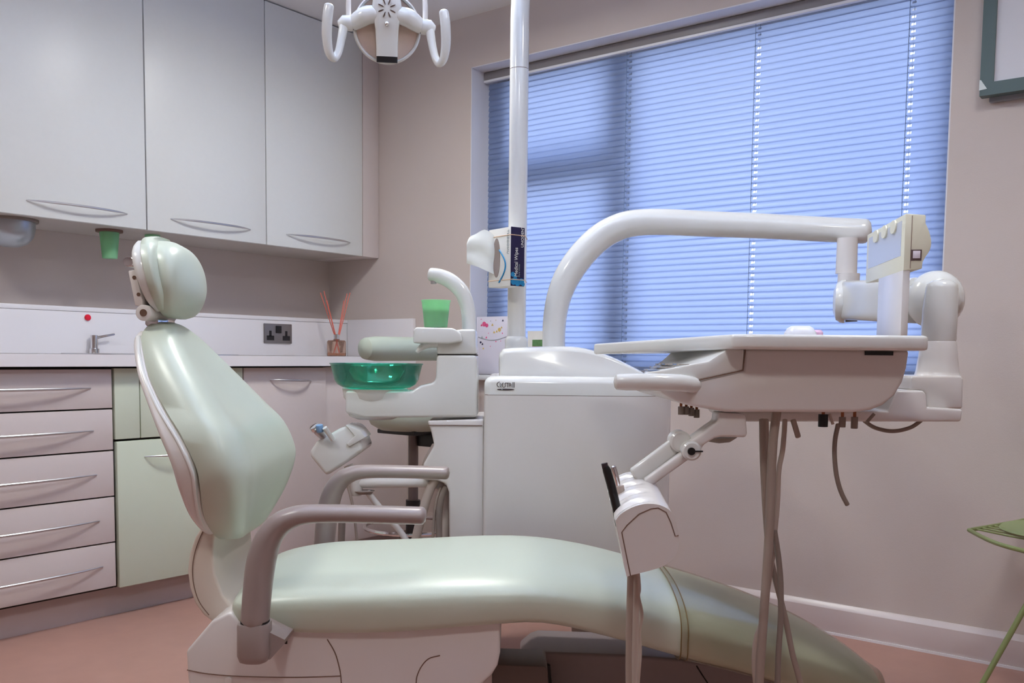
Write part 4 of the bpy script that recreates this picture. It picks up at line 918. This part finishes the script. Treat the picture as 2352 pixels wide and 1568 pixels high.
# ================================================================ OPERATING LIGHT
VL = 2.4; lc = Vector(Q(889, 66, VL)); R_ = .0815
ol = thing('operating_light', 'white round dental operating light with two loop handles at top', 'operating light', tuple(lc), E)
fd = Vector((.12, -.97, -.22)).normalized()      # the way the lamp faces
sd = Vector((1, .12, 0)).normalized(); uu = sd.cross(fd) * -1
uu = fd.cross(sd) if fd.cross(sd).z > 0 else sd.cross(fd)
def LQ(a_, b2, c_): return tuple(lc + sd * a_ + uu * b2 + fd * c_)
MB().lathe(lc, [(.001, -.055), (.04, -.05), (.066, -.032), (.080, -.008), (.0835, .0), (.0835, .006), (.079, .007), (.074, -.006), (.055, -.03), (.03, -.042), (.001, -.045)], 56, axis=fd).build('reflector_shell', WHITE, ol)
MB().lathe(lc, [(.077, -.003), (.060, -.024), (.03, -.038), (.001, -.041), (.001, -.0405), (.03, -.0375), (.060, -.0235), (.077, -.0025)], 48, axis=fd).build('mirror', MIRROR, ol)
MB().lathe(lc, [(.001, .004), (.079, .001), (.079, .003), (.001, .006)], 48, axis=fd).build('lens', LENS, ol)
MB().lathe(lc, [(.0765, .004), (.0805, .0105), (.0840, .004), (.0805, .0)], 56, axis=fd, close=True).build('rim', WHITE, ol)
# centre housing strip
rings = []
for b2, hw_, dp in ((.125, .022, .02), (.095, .026, .026), (.062, .034, .032), (.035, .038, .034), (.01, .031, .032), (-.005, .0285, .028), (-.04, .027, .022), (-.066, .0265, .018)):
    rings.append([LQ(x, b2, .012 + (dp if y > 0 else 0) * 1 - (0 if y > 0 else 0)) if False else LQ(x, b2, .006 + dp * .5 + y) for x, y in sup((0, 0), hw_, dp * .55, 4, 28)])
hs_ = MB().loft(rings).build('centre_housing', WHITE, ol, ang=45)
MB().loft([[LQ(x, b2, .015 + y) for x, y in sup((0, 0), .026, .0095, 4, 24)] for b2 in (-.0665, -.080)]).build('housing_end', BLACK, hs_)
vt = MB()
for k in range(8):
    a_ = PI / 8 + k * PI / 4
    for d0 in (0,):
        c1, s1 = math.cos(a_), math.sin(a_)
        loop_ = []
        for j in range(14):
            th = 2 * PI * j / 14; l_ = .0155 + .0072 * math.cos(th); w_ = .0013 * math.sin(th)
            loop_.append((c1 * l_ - s1 * w_, .042 + s1 * l_ + c1 * w_))
        vt.loft([[LQ(x, y, .0428 + z) for x, y in loop_] for z in (-.006, 0)])
vt.build('vent_slots', mat('vent_brown', (70, 44, 34), .6), hs_)
MB().lathe(LQ(0, .007, .0395), [(.001, .006), (.003, .0055), (.0055, .003), (.006, 0), (.001, -.002)], 20, axis=fd).build('screw', CHROME, hs_)
for s in (-1, 1):
    MB().tube([LQ(s * .028, .03, .022), LQ(s * .05, .026, .018), LQ(s * .066, .018, .012), LQ(s * .082, .008, .006)], [.020, .022, .021, .0175], 20, sub=5).build('side_arm', WHITE, ol, ang=60)
    MB().tube([LQ(s * .0835, .008, .006), LQ(s * .086, .0079, .006), LQ(s * .106, .007, .004), LQ(s * .112, .004, .004)], [.0165, .0185, .0185, .013], 20, smooth=False).build('knuckle', WHITE, ol, ang=60)
    MB().rod(LQ(s * .0815, .008, .006), LQ(s * .0845, .008, .006), .0165, 20).build('knuckle_gap', DARK, ol)
    hpnts = [LQ(s * .106, -.002, .012), LQ(s * .112, -.035, .022), LQ(s * .120, -.066, .034), LQ(s * .130, -.078, .044), LQ(s * .140, -.064, .052), LQ(s * .144, -.03, .056), LQ(s * .142, .01, .056), LQ(s * .138, .038, .052)]
    MB().tube(hpnts, [.0115, .010, .0095, .0098, .011, .0125, .013, .0125], 16, rb=[.010, .0085, .0085, .009, .0105, .012, .0125, .012]).build('loop_handle', WHITE, ol, ang=60)
    MB().tube([LQ(s * .094, .01, -.002), LQ(s * .094, .06, -.006), LQ(s * .088, .11, -.02), LQ(s * .055, .15, -.04), LQ(0, .165, -.05)], .0065, 14).build('yoke', WHITE2, ol, ang=60)
tt = LQ(0, .165, -.05); ztop2 = 2.17
MB().rod(tt, (tt[0], tt[1], ztop2), .014, 18).build('lamp_stem', WHITE2, ol)
# pole upper part bends into the lamp arm
zb4 = Q(1190, 48, VP)[2]
MB().tube([(pu, VP, z_j + .0012), (pu, VP, zb4), (pu, VP, zb4 + .10), (pu - .02, VP - .02, 2.10), (pu - .09, VP - .10, 2.17), (tt[0] * .5 + pu * .5, (tt[1] + VP) / 2, 2.19), (tt[0], tt[1], 2.185)], [.0268, .0268, .0265, .026, .025, .024, .022], 26, sub=8, caps=False).build('lamp_arm', WHITE, ol, ang=60)
